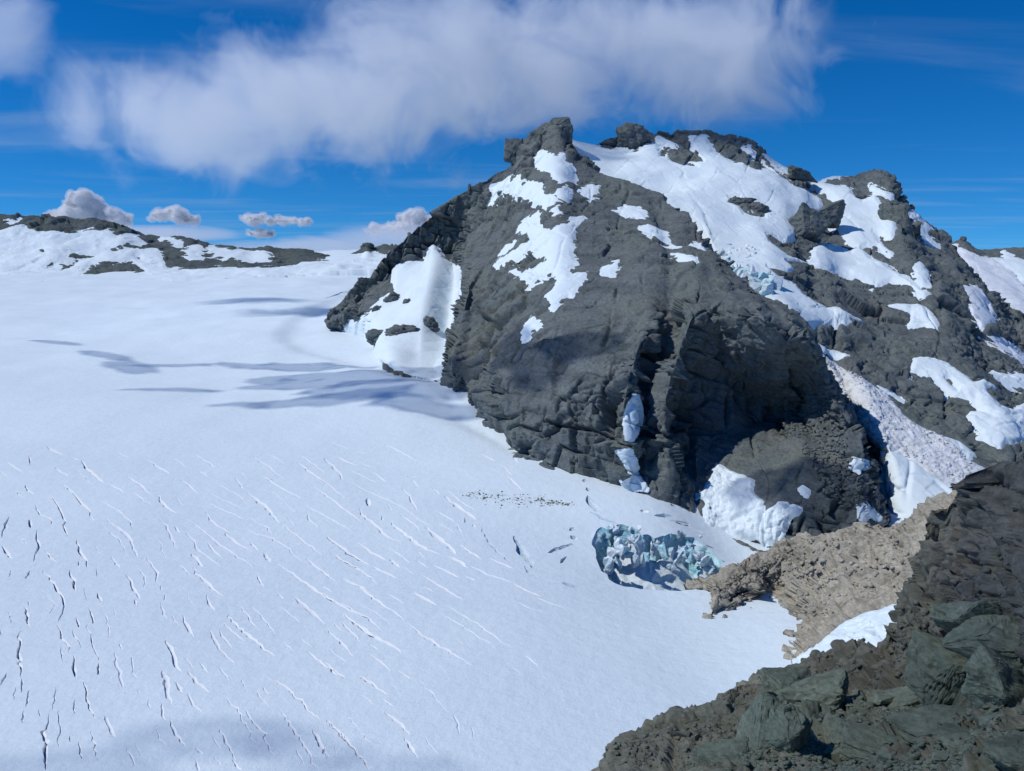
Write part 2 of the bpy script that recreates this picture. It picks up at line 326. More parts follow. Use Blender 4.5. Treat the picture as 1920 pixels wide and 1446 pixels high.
# crevasses traced as polylines: (width in metres, points)
C5 = lambda w, *f: (w, zpts(0, 820, 2.31, f))
C6 = lambda w, *f: (w, zpts(600, 820, 2.31, f))
CREV = [
 C5(1.0, 40,335,18,385,0,435), C5(.9, 5,465,30,495,55,522), C5(1., 128,350,133,390), C5(1.3, 155,395,158,430,170,470,150,510,143,540), C5(.9, 130,573,110,610),
 C5(.9, 47,570,37,605), C5(.8, 128,75,128,120), C5(.8, 20,98,80,135,105,150), C5(.9, 105,200,125,225,150,240), C5(1.1, 150,280,170,330,210,345,228,385),
 C5(1.2, 210,245,245,280,268,320,272,360,285,410,297,440), C5(1., 265,190,320,240,335,255,350,285,380,302,390,345,410,362), C5(.9, 200,40,240,60,275,75), C5(.8, 310,80,340,95),
 C5(1.1, 345,95,380,130,420,165,450,192), C5(.9, 450,192,500,215,540,240), C5(.9, 235,125,295,165), C5(.9, 415,262,480,295,530,330,565,365,572,405), C5(1.3, 450,345,490,380,540,415,565,445,580,490,600,520),
 C5(1.2, 330,440,345,490,370,530,375,565), C5(.8, 340,535,342,555), C5(.9, 190,485,250,548), C5(1.1, 183,568,215,610,245,645,265,685,275,720,262,760,255,805),
 C5(1.2, 300,568,312,610,325,640,330,665), C5(.8, 415,565,424,605), C5(1., 103,725,120,770,126,820), C5(.7, 120,705,128,722), C5(.8, 0,830,5,855),
 C5(1.1, 90,832,86,890,80,945,90,1000,92,1040), C5(1., 97,1040,93,1108), C5(1.1, 243,808,270,850,290,890,298,942), C5(.9, 388,738,400,780,403,808), C5(1., 436,752,465,790,470,840,477,885),
 C5(1.1, 375,808,392,860,400,915,425,945,437,980), C5(1., 427,980,424,1030), C5(.7, 515,890,530,925), C5(1.2, 492,930,502,985,512,1030,535,1075,537,1100), C5(1., 545,590,570,640,595,680,605,703),
 C5(.9, 480,515,518,565), C5(1.2, 630,518,660,550,682,585,672,635), C5(.9, 697,640,698,668), C5(1., 715,680,713,710), C5(1.2, 695,715,708,755,722,792), C5(.8, 583,700,590,728),
 C5(.9, 685,348,725,385,735,430,768,480), C5(.8, 755,385,778,412), C5(1.1, 797,400,840,450,850,485,900,520,955,560), C5(.9, 825,500,850,525,880,562), C5(1.2, 832,555,850,595,885,620,930,660,970,700),
 C5(1.1, 893,680,905,720,935,757), C5(1.2, 790,770,800,810,845,870), C5(1.3, 905,832,930,880,945,910,980,955,1017,995), C5(1.3, 980,770,1040,830,1100,880,1150,925,1192,950),
 C5(1.1, 1080,728,1130,775,1170,830,1200,860), C5(1., 1220,885,1275,932), C5(1.3, 1325,928,1380,970,1440,1015,1497,1050), C5(1.2, 720,875,745,930,760,980,785,1020), C5(.9, 797,948,840,1002),
 C5(1., 945,995,995,1060), C5(1.1, 808,1015,840,1050,880,1090,910,1112), C5(1.2, 702,1008,722,1060,720,1110,745,1155), C5(.9, 760,1062,790,1108), C5(1., 808,1108,840,1165,880,1200),
 C5(1.1, 700,1152,705,1200,718,1228), C5(1.2, 730,1220,765,1290,805,1342), C5(1.2, 962,1110,1010,1170,1050,1220,1080,1270,1110,1325), C5(1.3, 1157,1040,1230,1080,1300,1140,1350,1195,1385,1222),
 C5(1., 1100,1095,1135,1140,1170,1168), C5(.8, 1042,1050,1065,1088), C5(1.3, 1205,1165,1255,1240,1300,1310,1345,1380,1380,1446), C5(1.1, 1410,1218,1470,1280,1530,1340,1610,1446),
 C5(.9, 1350,1262,1390,1330,1415,1395), C5(1.1, 950,1262,985,1330,1025,1395), C5(1., 1005,1390,1045,1446), C5(1.2, 205,1200,200,1260,192,1330,196,1390,194,1446), C5(1.1, 245,1075,235,1140,228,1185),
 C5(1., 125,1092,112,1170), C5(.9, 104,1180,94,1238), C5(.7, 167,1175,172,1208), C5(.8, 30,1018,0,1075), C5(1.1, 318,940,322,1000,332,1048), C5(1.2, 350,1045,372,1100,377,1160,400,1195,425,1217),
 C5(1.1, 455,1200,475,1250,500,1300), C5(1.1, 392,1262,405,1330,415,1370,424,1410), C5(.7, 302,1287,303,1318), C5(1., 545,1340,572,1390,580,1435), C5(.8, 845,1345,880,1372), C5(1., 845,1392,865,1446),
 C5(1., 540,160,600,200,630,235,660,250), C5(1.2, 680,245,705,285,745,320,770,328), C5(.9, 780,185,825,215,855,242), C5(.9, 632,90,680,120,735,160), C5(.9, 835,70,880,95,930,130),
 C5(.8, 500,60,560,85), C5(.8, 930,198,980,225,1030,250,1075,295), C5(.9, 1015,175,1055,222), C5(1.1, 1065,235,1110,270,1160,310,1185,345,1210,370), C5(.9, 895,280,960,310,1040,345,1050,370),
 C5(1.1, 885,310,910,355,950,390,1005,415), C5(.9, 800,350,870,395,920,440,985,490,1050,530,1100,570), C5(1., 1040,390,1110,420,1180,440,1240,480,1305,543), C5(1.1, 1075,345,1110,370,1160,395,1178,430),
 C5(1.1, 968,412,1010,450,1080,490), C5(.9, 1080,455,1120,492), C5(1., 1143,503,1168,543), C5(1.2, 1190,543,1260,590,1330,640,1400,690,1470,730,1540,770,1600,790), C5(.9, 1110,595,1140,655),
 C5(1., 1268,692,1335,750,1405,810), C5(1.1, 1408,828,1470,880,1535,955), C5(.9, 1440,798,1475,840), C5(1.1, 1475,765,1540,810,1610,865), C5(.9, 1200,680,1230,705),
 C5(1.1, 1210,370,1260,410,1320,460,1400,515), C5(.9, 1125,158,1180,195,1250,235,1310,270), C5(.9, 1090,80,1150,120,1230,180), C5(.8, 1270,95,1330,140,1400,190,1420,215), C5(1., 1355,205,1420,260,1490,310,1570,370),
 C5(1., 1325,320,1335,355,1380,395), C5(1.2, 1408,425,1460,470,1530,520,1600,555), C5(.9, 1310,290,1370,320,1440,360,1520,410), C5(1., 1320,525,1380,575,1455,628), C5(.9, 1430,500,1500,545,1560,575),
 C5(.9, 1480,610,1540,640,1610,680), C5(.9, 1545,1028,1612,1075), C5(.7, 595,1092,605,1108), C5(.7, 420,670,440,715),
 C6(1.1, 15,85,60,130,90,160,95,188), C6(.9, 0,175,60,225,110,265), C6(.9, 60,80,150,115), C6(.9, 120,183,200,230,290,270,370,310,430,360,480,390), C6(1., 280,30,340,60,420,102), C6(.8, 130,138,245,190), C6(.8, 165,105,225,125), C6(.9, 220,140,290,190),
 C6(1.1, 350,215,390,255,415,320), C6(1., 170,305,180,335,240,385,280,425,345,460), C6(1.1, 345,335,400,375,430,410), C6(.9, 290,280,318,330), C6(1.1, 270,340,268,360), C6(1.1, 295,360,350,410,400,450,460,490,520,510),
 C6(1.3, 455,390,500,430,550,470,590,513), C6(1.2, 520,510,580,530,645,568), C6(1.1, 600,465,650,500,705,533), C6(1., 645,555,720,595,835,635), C6(1.2, 830,635,890,665,960,695), C6(1.1, 915,690,980,715,1055,740),
 C6(1., 485,305,540,345,585,370), C6(1.2, 580,368,600,395,615,418), C6(1., 485,218,520,252), C6(.9, 535,252,580,290,630,325,680,360), C6(1.8, 627,350,630,378), C6(1.2, 660,380,672,392),
 C6(2.2, 700,388,715,430,750,480,800,525,855,562), C6(2.4, 838,425,858,460,875,500,910,540,930,578), C6(1., 725,520,780,548,840,572), C6(2., 885,560,905,590,950,612), C6(.9, 950,612,1010,628,1060,635), C6(1.8, 1045,632,1085,645,1120,656),
 C6(1., 155,455,220,500,290,540), C6(1., 300,530,345,568), C6(.9, 355,555,405,600), C6(1., 285,475,340,510,390,548), C6(1., 440,600,500,640,560,675,620,710), C6(.9, 415,532,470,570), C6(.9, 485,552,550,585,608,610), C6(.8, 615,598,675,625),
 C6(1.2, 20,425,80,475,150,520,205,555), C6(1.1, 45,502,110,545,190,590,250,640), C6(1., 220,558,280,590,335,617), C6(.9, 0,580,70,630), C6(1.2, 95,612,170,655,240,710,300,750,370,800), C6(1.1, 10,680,70,725),
 C6(1., 85,720,150,755,215,795,270,850), C6(1.2, 90,765,160,815,230,865,290,895,358,933), C6(1., 280,682,330,705,370,730), C6(1.2, 390,675,450,705,508,732), C6(1.1, 535,728,600,765,670,800,730,845,780,880,830,908), C6(.8, 880,935,945,990),
 C6(1.3, 370,800,430,850,500,895,580,945,665,992), C6(.8, 590,870,620,898), C6(.9, 213,895,250,920), C6(1.1, 213,940,260,975,310,1015), C6(1., 330,1008,395,1050), C6(1.1, 422,1048,460,1085,520,1150,560,1195), C6(1.1, 575,1195,595,1240,602,1290),
 C6(1.2, 160,1028,230,1070,290,1120), C6(.9, 260,1128,320,1170), C6(1.3, 273,1187,330,1230,390,1290), C6(1.2, 360,1295,395,1350,430,1398), C6(1.3, 25,1215,85,1280,140,1345,190,1400,215,1446), C6(1.2, 5,970,60,1010,112,1052), C6(.9, 20,1330,30,1395),
 C6(.9, 775,118,830,168), C6(1., 800,165,840,198,875,232), C6(.8, 690,70,760,105), C6(1., 373,167,420,170), C6(.9, 395,180,425,212), C6(1.6, 205,260,212,298),
 C6(3., 1150,225,1175,222), C6(2.6, 1160,248,1175,285,1200,312,1215,330), C6(2.4, 1165,320,1195,330,1220,350,1300,375), C6(2.6, 1080,405,1105,390), C6(2.8, 1088,440,1112,430), C6(2.4, 985,505,1030,480,1090,465,1112,470), C6(1.8, 1040,550,1070,515),
 C6(2.6, 1145,192,1150,178), C6(2., 1445,340,1540,345), C6(2.4, 1540,370,1605,375), C6(1.6, 1385,318,1425,322),
 (2.6, zpts(0, 0, 1, (608,558,640,546,685,543))), (1.6, zpts(0, 0, 1, (1255,975,1290,985,1320,1000))),
]
PIT = zpts(0, 0, 1, (1112,1002,1122,992,1145,984,1168,985,1186,990,1205,1003,1228,1009,1247,1003,1268,1002,1292,1005,1318,1022,1338,1040,1352,1060,1350,1078,1332,1092,1312,1105,1290,1109,1260,1110,1230,1109,1200,1106,1172,1101,1150,1094,1134,1082,1124,1064,1118,1040,1110,1020))

PIT = np.repeat(PIT, 2, 0); PIT[1::2] = (PIT[1::2]+np.roll(PIT[::2], -1, 0))/2; PIT = PIT+np.random.default_rng(3).normal(0, 1, PIT.shape)*np.where(PIT[:, 1:] < 1085, 3., .8)
def crevasse_outline(w, poly, rng):
    P = ground_poly(poly)[:, :2]
    n = max(7, min(26, int(np.hypot(*np.diff(poly, axis=0).T).sum()/6)))
    t = np.concatenate([[0], np.cumsum(np.hypot(*np.diff(P, axis=0).T))]); Lg = t[-1]
    c = np.stack([np.interp(np.linspace(0, Lg, n), t, P[:, k]) for k in (0, 1)], 1)
    c = c+rng.normal(0, min(.32, Lg*.012), c.shape)*(np.array([1]*n)[:, None])
    d = np.gradient(c, axis=0); d /= np.linalg.norm(d, axis=1, keepdims=True)+1e-9
    nrm = np.stack([-d[:, 1], d[:, 0]], 1)
    s = np.linspace(0, 1, n); prof = np.clip(np.sin(np.pi*np.clip(s, .0, 1))**.6, 0, 1)*(.65+.7*rng.random(n)); prof[0] = prof[-1] = 0
    ww = w*.44*prof[:, None]*np.clip(P[:, 1].mean()/240, .9, 2.2)**.85
    return c, c+nrm*ww, c-nrm*ww, nrm

rng = np.random.default_rng(7)
# finer cracks running alongside the traced ones, where there is room
_all = [np.stack([np.interp(np.linspace(0, 1, 14), np.linspace(0, 1, len(p)), p[:, k]) for k in (0, 1)], 1) for _, p in CREV]
for i in rng.permutation(len(CREV)):
    if len(CREV) >= 285: break
    w, p = CREV[i]
    if w > 1.6 or p[:, 1].mean() < 860: continue
    for _ in range(4):
        q = (p-p.mean(0))*rng.uniform(.45, .95)+p.mean(0)+np.array([rng.uniform(-40, 40), rng.uniform(-30, 30)])+rng.normal(0, 1.2, p.shape)
        r_ = np.stack([np.interp(np.linspace(0, 1, 14), np.linspace(0, 1, len(q)), q[:, k]) for k in (0, 1)], 1)
        if all(np.min(np.hypot(*(r_[:, None]-a[None]).transpose(2, 0, 1))) > 11 for a in _all) and np.hypot(*(q[-1]-q[0])) > 18 and q[:, 1].max() < 1440 and q[:, 0].max() < 1060:
            CREV.append((w*.55, q)); _all.append(r_); break
from mathutils.geometry import delaunay_2d_cdt
th = np.linspace(R(-42), R(42), 250); rr = np.exp(np.linspace(np.log(120), np.log(2700), 230))
T, RR = np.meshgrid(th, rr, indexing='ij')
gx = (RR*np.sin(T)).ravel(); gy = (RR*np.cos(T)).ravel()
gx += rng.normal(0, .12, gx.shape)*rr.repeat(1)[0]*.02; gy += rng.normal(0, .12, gy.shape)*2
pts = [Vector((a, b)) for a, b in zip(gx, gy)]
loops, crevs = [], []
for w, poly in CREV:
    c, l, r, nr = crevasse_outline(w*float(rng.lognormal(0, .28)), poly, rng)
    loop = np.concatenate([c[:1], r[1:-1], c[-1:], l[1:-1][::-1]])
    crevs.append((c, l, r, nr, w)); k = len(pts)
    if (loop[:, 0]*np.roll(loop[:, 1], -1)-np.roll(loop[:, 0], -1)*loop[:, 1]).sum() < 0: loop = loop[::-1]
    pts += [Vector(p) for p in loop]; loops.append(list(range(k, k+len(loop))))
pit_w = ground_poly(PIT)[::-1]
k = len(pts); pts += [Vector(p[:2]) for p in pit_w]; loops.append(list(range(k, k+len(pit_w))))
vo, eo, fo, ov, oe, of = delaunay_2d_cdt(pts, [], loops, 0, 1e-4, True)
GV = np.array([(v.x, v.y) for v in vo]); gz = gl(GV[:, 0], GV[:, 1])
gf = [f for f, q in zip(fo, of) if not q]
def glacier_mat():
    t = NT('glacier_snow')
    n1 = t.noise(.012, 4, .55); n2 = t.noise(.18, 6, .62); wind = t.noise(1., 4, .6, t.mapping((.05, .22, .2), (0, 0, R(25))))
    col = t.mix(t.ramp(n1, .35, .7), (.755, .865, .915), (.715, .825, .885))
    d = t.ramp(t.noise(.9, 4, .7), .70, .78); col = t.mix(t.math('MULTIPLY', d, .18), col, (.45, .44, .43))
    h = t.math('ADD', n2, t.math('MULTIPLY', wind, 1.1))
    nb = t.bump(h, .55)
    nb = t.bump(t.noise(1.6, 4, .7), .06, 1., nb)
    return t.done(col, .75, nb, .12)
M_GLAC = glacier_mat()
def ice_mat(name, c0, c1, s):
    t = NT(name); st = t.mapping((1/s, 1/s, 4/s), (R(12), R(18), 0))
    n = t.noise(.25, 5, .6, st); v = t.noise(.05/s*4, 4, .6)
    col = t.mix(t.ramp(n, .35, .65), c0, c1); col = t.mix(t.ramp(v, .5, .75), col, (.80, .86, .92))
    return t.done(col, .45, t.bump(t.noise(.7, 5, .65, st), .4*s), .35)
M_CREV = snow_mat('sunlit_wall_snow', (.88, .92, .95), bump=.1)  # whiter than the glacier: the walls' sunlit brightness is put into the colour
M_ICE = ice_mat('blue_ice', (.28, .60, .70), (.55, .80, .86), 2.)
M_ICEW = ice_mat('pale_ice', (.50, .66, .74), (.72, .82, .88), 2.)
glacier = link('glacier', np.column_stack([GV, gz]), gf, M_GLAC); tag(glacier, 'broad smooth white glacier scored by crevasses', kind='structure')
for c, l, r, nr, w in crevs:
    lz, rz = gl(l[:, 0], l[:, 1]), gl(r[:, 0], r[:, 1])
    flip = np.mean(nr[:, 0]) > 0          # sun side: the wall away from the sun leans back, the other is sheer
    a, az, b, bz = (l, lz, r, rz) if not flip else (r, rz, l, lz)
    n = len(c); wid = np.linalg.norm(a-b, axis=1)[:, None]
    m = a*.82+b*.18; mz = (az+bz)/2-np.minimum(wid[:, 0]*(rng.uniform(.35, .75) if to_px(np.array([[c[0, 0], c[0, 1], az[0]]]))[0][0] > 190 else 1.5), 5)-.02
    m2 = a*.97+b*.03
    V = np.concatenate([np.column_stack([a, az]), np.column_stack([m, mz]), np.column_stack([b, bz])]); Fc = []
    for i in range(n-1):
        Fc += [(i, i+1, n+i+1, n+i), (n+i, n+i+1, 2*n+i+1, 2*n+i)]
    link('crevasse', V, np.array(Fc), M_CREV if w < 1.7 else M_ICEW, glacier)

# ------------------------------------------------------------------ the front buttress with its left spur
A_COLS = [
 [(608,603,1000),(610,606,996),(612,610,990),(614,616,975)],
 [(650,556,1015),(652,575,1005),(655,600,980),(660,625,900)],
 [(700,502,1035),(700,540,1020),(690,585,960),(690,640,830)],
 [(757,452,1060),(752,490,1050),(745,540,1000),(735,600,900),(730,665,760),(728,690,715)],
 [(815,400,1075),(812,440,1070),(808,480,1050),(800,540,960),(790,600,860),(785,680,735),(783,705,690)],
 [(880,356,1075),(876,400,1060),(872,440,1042),(870,490,1002),(862,560,900),(850,620,812),(842,700,685),(840,725,655)],
 [(905,340,1072),(900,400,1030),(885,450,980),(873,500,900),(867,540,820),(850,610,740),(834,680,662),(831,728,635)],
 [(945,315,1072),(940,380,1000),(925,450,900),(905,520,800),(890,600,710),(880,680,640),(880,752,590)],
 [(985,257,1070),(985,320,1000),(985,400,880),(970,480,770),(955,560,680),(940,650,600),(930,740,555),(925,805,535)],
 [(1040,226,1068),(1035,300,960),(1035,400,800),(1025,500,680),(1010,600,600),(990,700,548),(970,780,515),(962,856,503)],
 [(1078,270,1045),(1085,330,930),(1090,420,780),(1090,500,670),(1085,580,590),(1070,680,525),(1055,780,490),(1050,890,475)],
 [(1115,325,960),(1150,380,850),(1165,450,730),(1165,530,620),(1160,600,550),(1150,700,495),(1140,800,465),(1135,912,452)],
 [(1200,352,900),(1225,400,800),(1235,470,680),(1235,540,580),(1225,600,522),(1195,700,478),(1182,800,452),(1185,928,440)],
 [(1215,358,890),(1240,410,790),(1250,480,670),(1255,545,580),(1255,610,535),(1215,700,505),(1200,800,478),(1205,936,462)],
 [(1280,392,810),(1290,440,720),(1305,500,610),(1305,560,530),(1285,640,498),(1258,720,478),(1252,820,458),(1258,950,445)],
 [(1300,405,790),(1315,450,700),(1328,510,600),(1333,565,527),(1330,650,522),(1285,730,510),(1276,830,488),(1285,962,462)],
 [(1335,465,700),(1345,490,640),(1372,530,575),(1390,578,498),(1385,650,510),(1375,730,536),(1348,790,515),(1336,860,484),(1332,1000,448)],
 [(1385,520,605),(1425,556,540),(1445,600,470),(1450,690,500),(1448,780,545),(1440,850,474),(1436,940,430),(1430,1050,400)],
 [(1480,578,520),(1500,620,472),(1510,690,500),(1500,770,540),(1500,830,470),(1500,930,425),(1490,1045,396)],
 [(1530,640,500),(1538,680,486),(1543,735,508),(1540,790,492),(1558,880,440),(1562,960,415),(1556,1040,393)],
 [(1548,700,505),(1568,750,490),(1600,800,470),(1625,860,445),(1640,930,425),(1645,1000,408)],
 [(1552,725,520),(1580,765,505),(1612,810,485),(1645,870,460),(1662,930,440),(1680,970,428)],
 [(1548,740,560),(1574,780,545),(1606,825,525),(1638,885,500),(1652,945,480),(1668,985,470)],
]
conform(A_COLS, range(0, 20))
A = Slope(A_COLS, 800, 540, back=((6, 36, -16), (10, 160, -150)))

def rock_disp(S, rot, sizes, amps, low=(90, 6), steep_k=(.3, 1.), seed=0, crack=1., warp=2.5, wmin=.7):
    """outward displacement of a mountain side: broad swells, tilted jointed blocks at several sizes, long cracks, a little grain"""
    P = S.G.reshape(-1, 3); N = S.N.reshape(-1, 3)
    Q = P@rotm(*rot[0]).T@rotm(*rot[1]).T
    L = sizes[0][0]
    Q = Q+np.stack([fbm(P/(L*1.6), 3, seed+k*31) for k in range(3)], 1)*warp*L/46
    lowd = fbm(P/low[0], 3, seed+5)*low[1]
    steep = 1-np.clip(np.abs(N[:, 2]), 0, 1)
    k = steep_k[0]+(steep_k[1]-steep_k[0])*sstep(.1, .45, steep)
    det = 0; gap = 0
    for i, (sz, am) in enumerate(zip(sizes, amps)):
        Qi = Q@rotm('Z', 23*i+11).T@rotm('X', (-9, 7, 14)[i]).T@rotm('Y', (4, -7, 10)[i]).T
        patch = .35+.95*sstep(-.35, .4, fbm(P/(sz[0]*2.4)+i*9, 3, seed+77+i))
        v, e, til = bricks(Qi, sz, seed+100*i)
        det = det+am*patch*((v-.5)*1.25+til*2.4)
        if i < 2:
            op = sstep(.5, .72, vnoise(P/(sz[0]*.8)+3, seed+i)*.5+.5)        # only some joints gape
            gap = gap+op*am*(.8, .6)[i]*np.exp(-(e/(wmin+.012*sz[2]))**2)
    e = bricks(Q@rotm('Y', 38).T@rotm('Z', 50).T, tuple(x*1.3 for x in sizes[1]), seed+900)[1]   # a slanting joint set
    gap = gap+sstep(.55, .75, vnoise(P/(sizes[1][0]*1.2)+8, seed+19)*.5+.5)*amps[1]*.6*np.exp(-(e/wmin)**2)
    det = (det-crack*gap)*k+fbm(Q/np.array(sizes[-1])*.8, 4, seed+9, .55)*amps[-1]*.3
    return lowd.reshape(S.nu, S.nv), det.reshape(S.nu, S.nv)

def biggest(m):
    """largest connected patch of a grid mask"""
    full = m; a = np.argwhere(m); (i0, j0), (i1, j1) = a.min(0), a.max(0)+1
    m = m[i0:i1, j0:j1].copy(); todo = m.copy(); best = None; bn = 0
    while todo.any():
        i, j = np.argwhere(todo)[0]; cur = np.zeros_like(m); cur[i, j] = True; n = 0
        while True:
            for _ in range(12):
                g = cur.copy(); g[1:] |= cur[:-1]; g[:-1] |= cur[1:]; g[:, 1:] |= cur[:, :-1]; g[:, :-1] |= cur[:, 1:]; cur = g & m
            k = cur.sum()
            if k == n: break
            n = k
        todo &= ~cur
        if n > bn: best, bn = cur, n
        if bn > .5*m.sum(): break
    out = np.zeros_like(full); out[i0:i1, j0:j1] = best
    return out
def build_slope(S, name, mat, low, det, snow, label, cat, minsd=-7.):
    """rock mesh plus one mesh for every snow patch lying on it. snow: list of dict(poly, holes, name, label, group, h, mat)"""
    msk = np.full((S.nu, S.nv), -1e9)
    fr = (fbm(S.G.reshape(-1, 3)/14., 4, 55, .6)+.5*fbm(S.G.reshape(-1, 3)/4., 2, 56)).reshape(S.nu, S.nv)
    sds = []
    for s in snow:
        x0, y0 = s['poly'].min(0)-25; x1, y1 = s['poly'].max(0)+25
        box = (S.px > x0) & (S.px < x1) & (S.py > y0) & (S.py < y1)
        box[:, :S.k0] = False
        sd = np.full((S.nu, S.nv), -1e9)
        if box.any():
            v = poly_sd(S.px[box], S.py[box], s['poly'])
            for hpoly in s.get('holes', []): v = np.minimum(v, -poly_sd(S.px[box], S.py[box], hpoly))
            sd[box] = v + fr[box]*s.get('rag', 3.2)-s.get('inset', 0)
        if s.get('over'):                    # carry the snow over the skyline
            sd[:, :S.k0] = sd[:, S.k0:S.k0+1]
        if s.get('cols'):
            u = np.linspace(0, 1, S.nu); sd[(u < S.ts[s['cols'][0]]) | (u > S.ts[s['cols'][1]])] = -1e9
        sds.append(sd); msk = np.maximum(msk, sd)
    under = sstep(-6, 4, msk)
    G = S.G + S.N*(low+det*(1-under*.7)-under*.9)[..., None]
    o = link(name, G.reshape(-1, 3), S.faces(), mat)
    if label: tag(o, label, cat)
    objs = []
    for s, sd in zip(snow, sds):
        keep = sd > minsd
        if not keep.any(): print('empty snow', s['label']); continue
        keep = biggest(keep); f = S.faces(keep)
        hgt = s.get('h', .6)
        off = low + det*s.get('det', .3) + np.clip((sd+1.5)/6, -1.2, 1)*hgt + np.clip(sd/40, 0, 1)*hgt*.6
        if s.get('lumpy'):
            cv, cg, ct = cells(S.G.reshape(-1, 3)/3.4, 9); off = off+(((cv-.5)*1.4+ct*2)*s['lumpy']).reshape(S.nu, S.nv)*np.clip(sd/8, 0, 1)
        V = (S.G+S.N*off[..., None]).reshape(-1, 3)
        ids = np.unique(f); remap = np.full(len(V), -1); remap[ids] = np.arange(len(ids))
        so = link(s.get('name', 'snow_patch'), V[ids], remap[f], s.get('mat', M_SNOW))
        tag(so, s['label'], s.get('cat', 'snow patch'), s.get('group'))
        objs.append(so)
    return o, objs, G

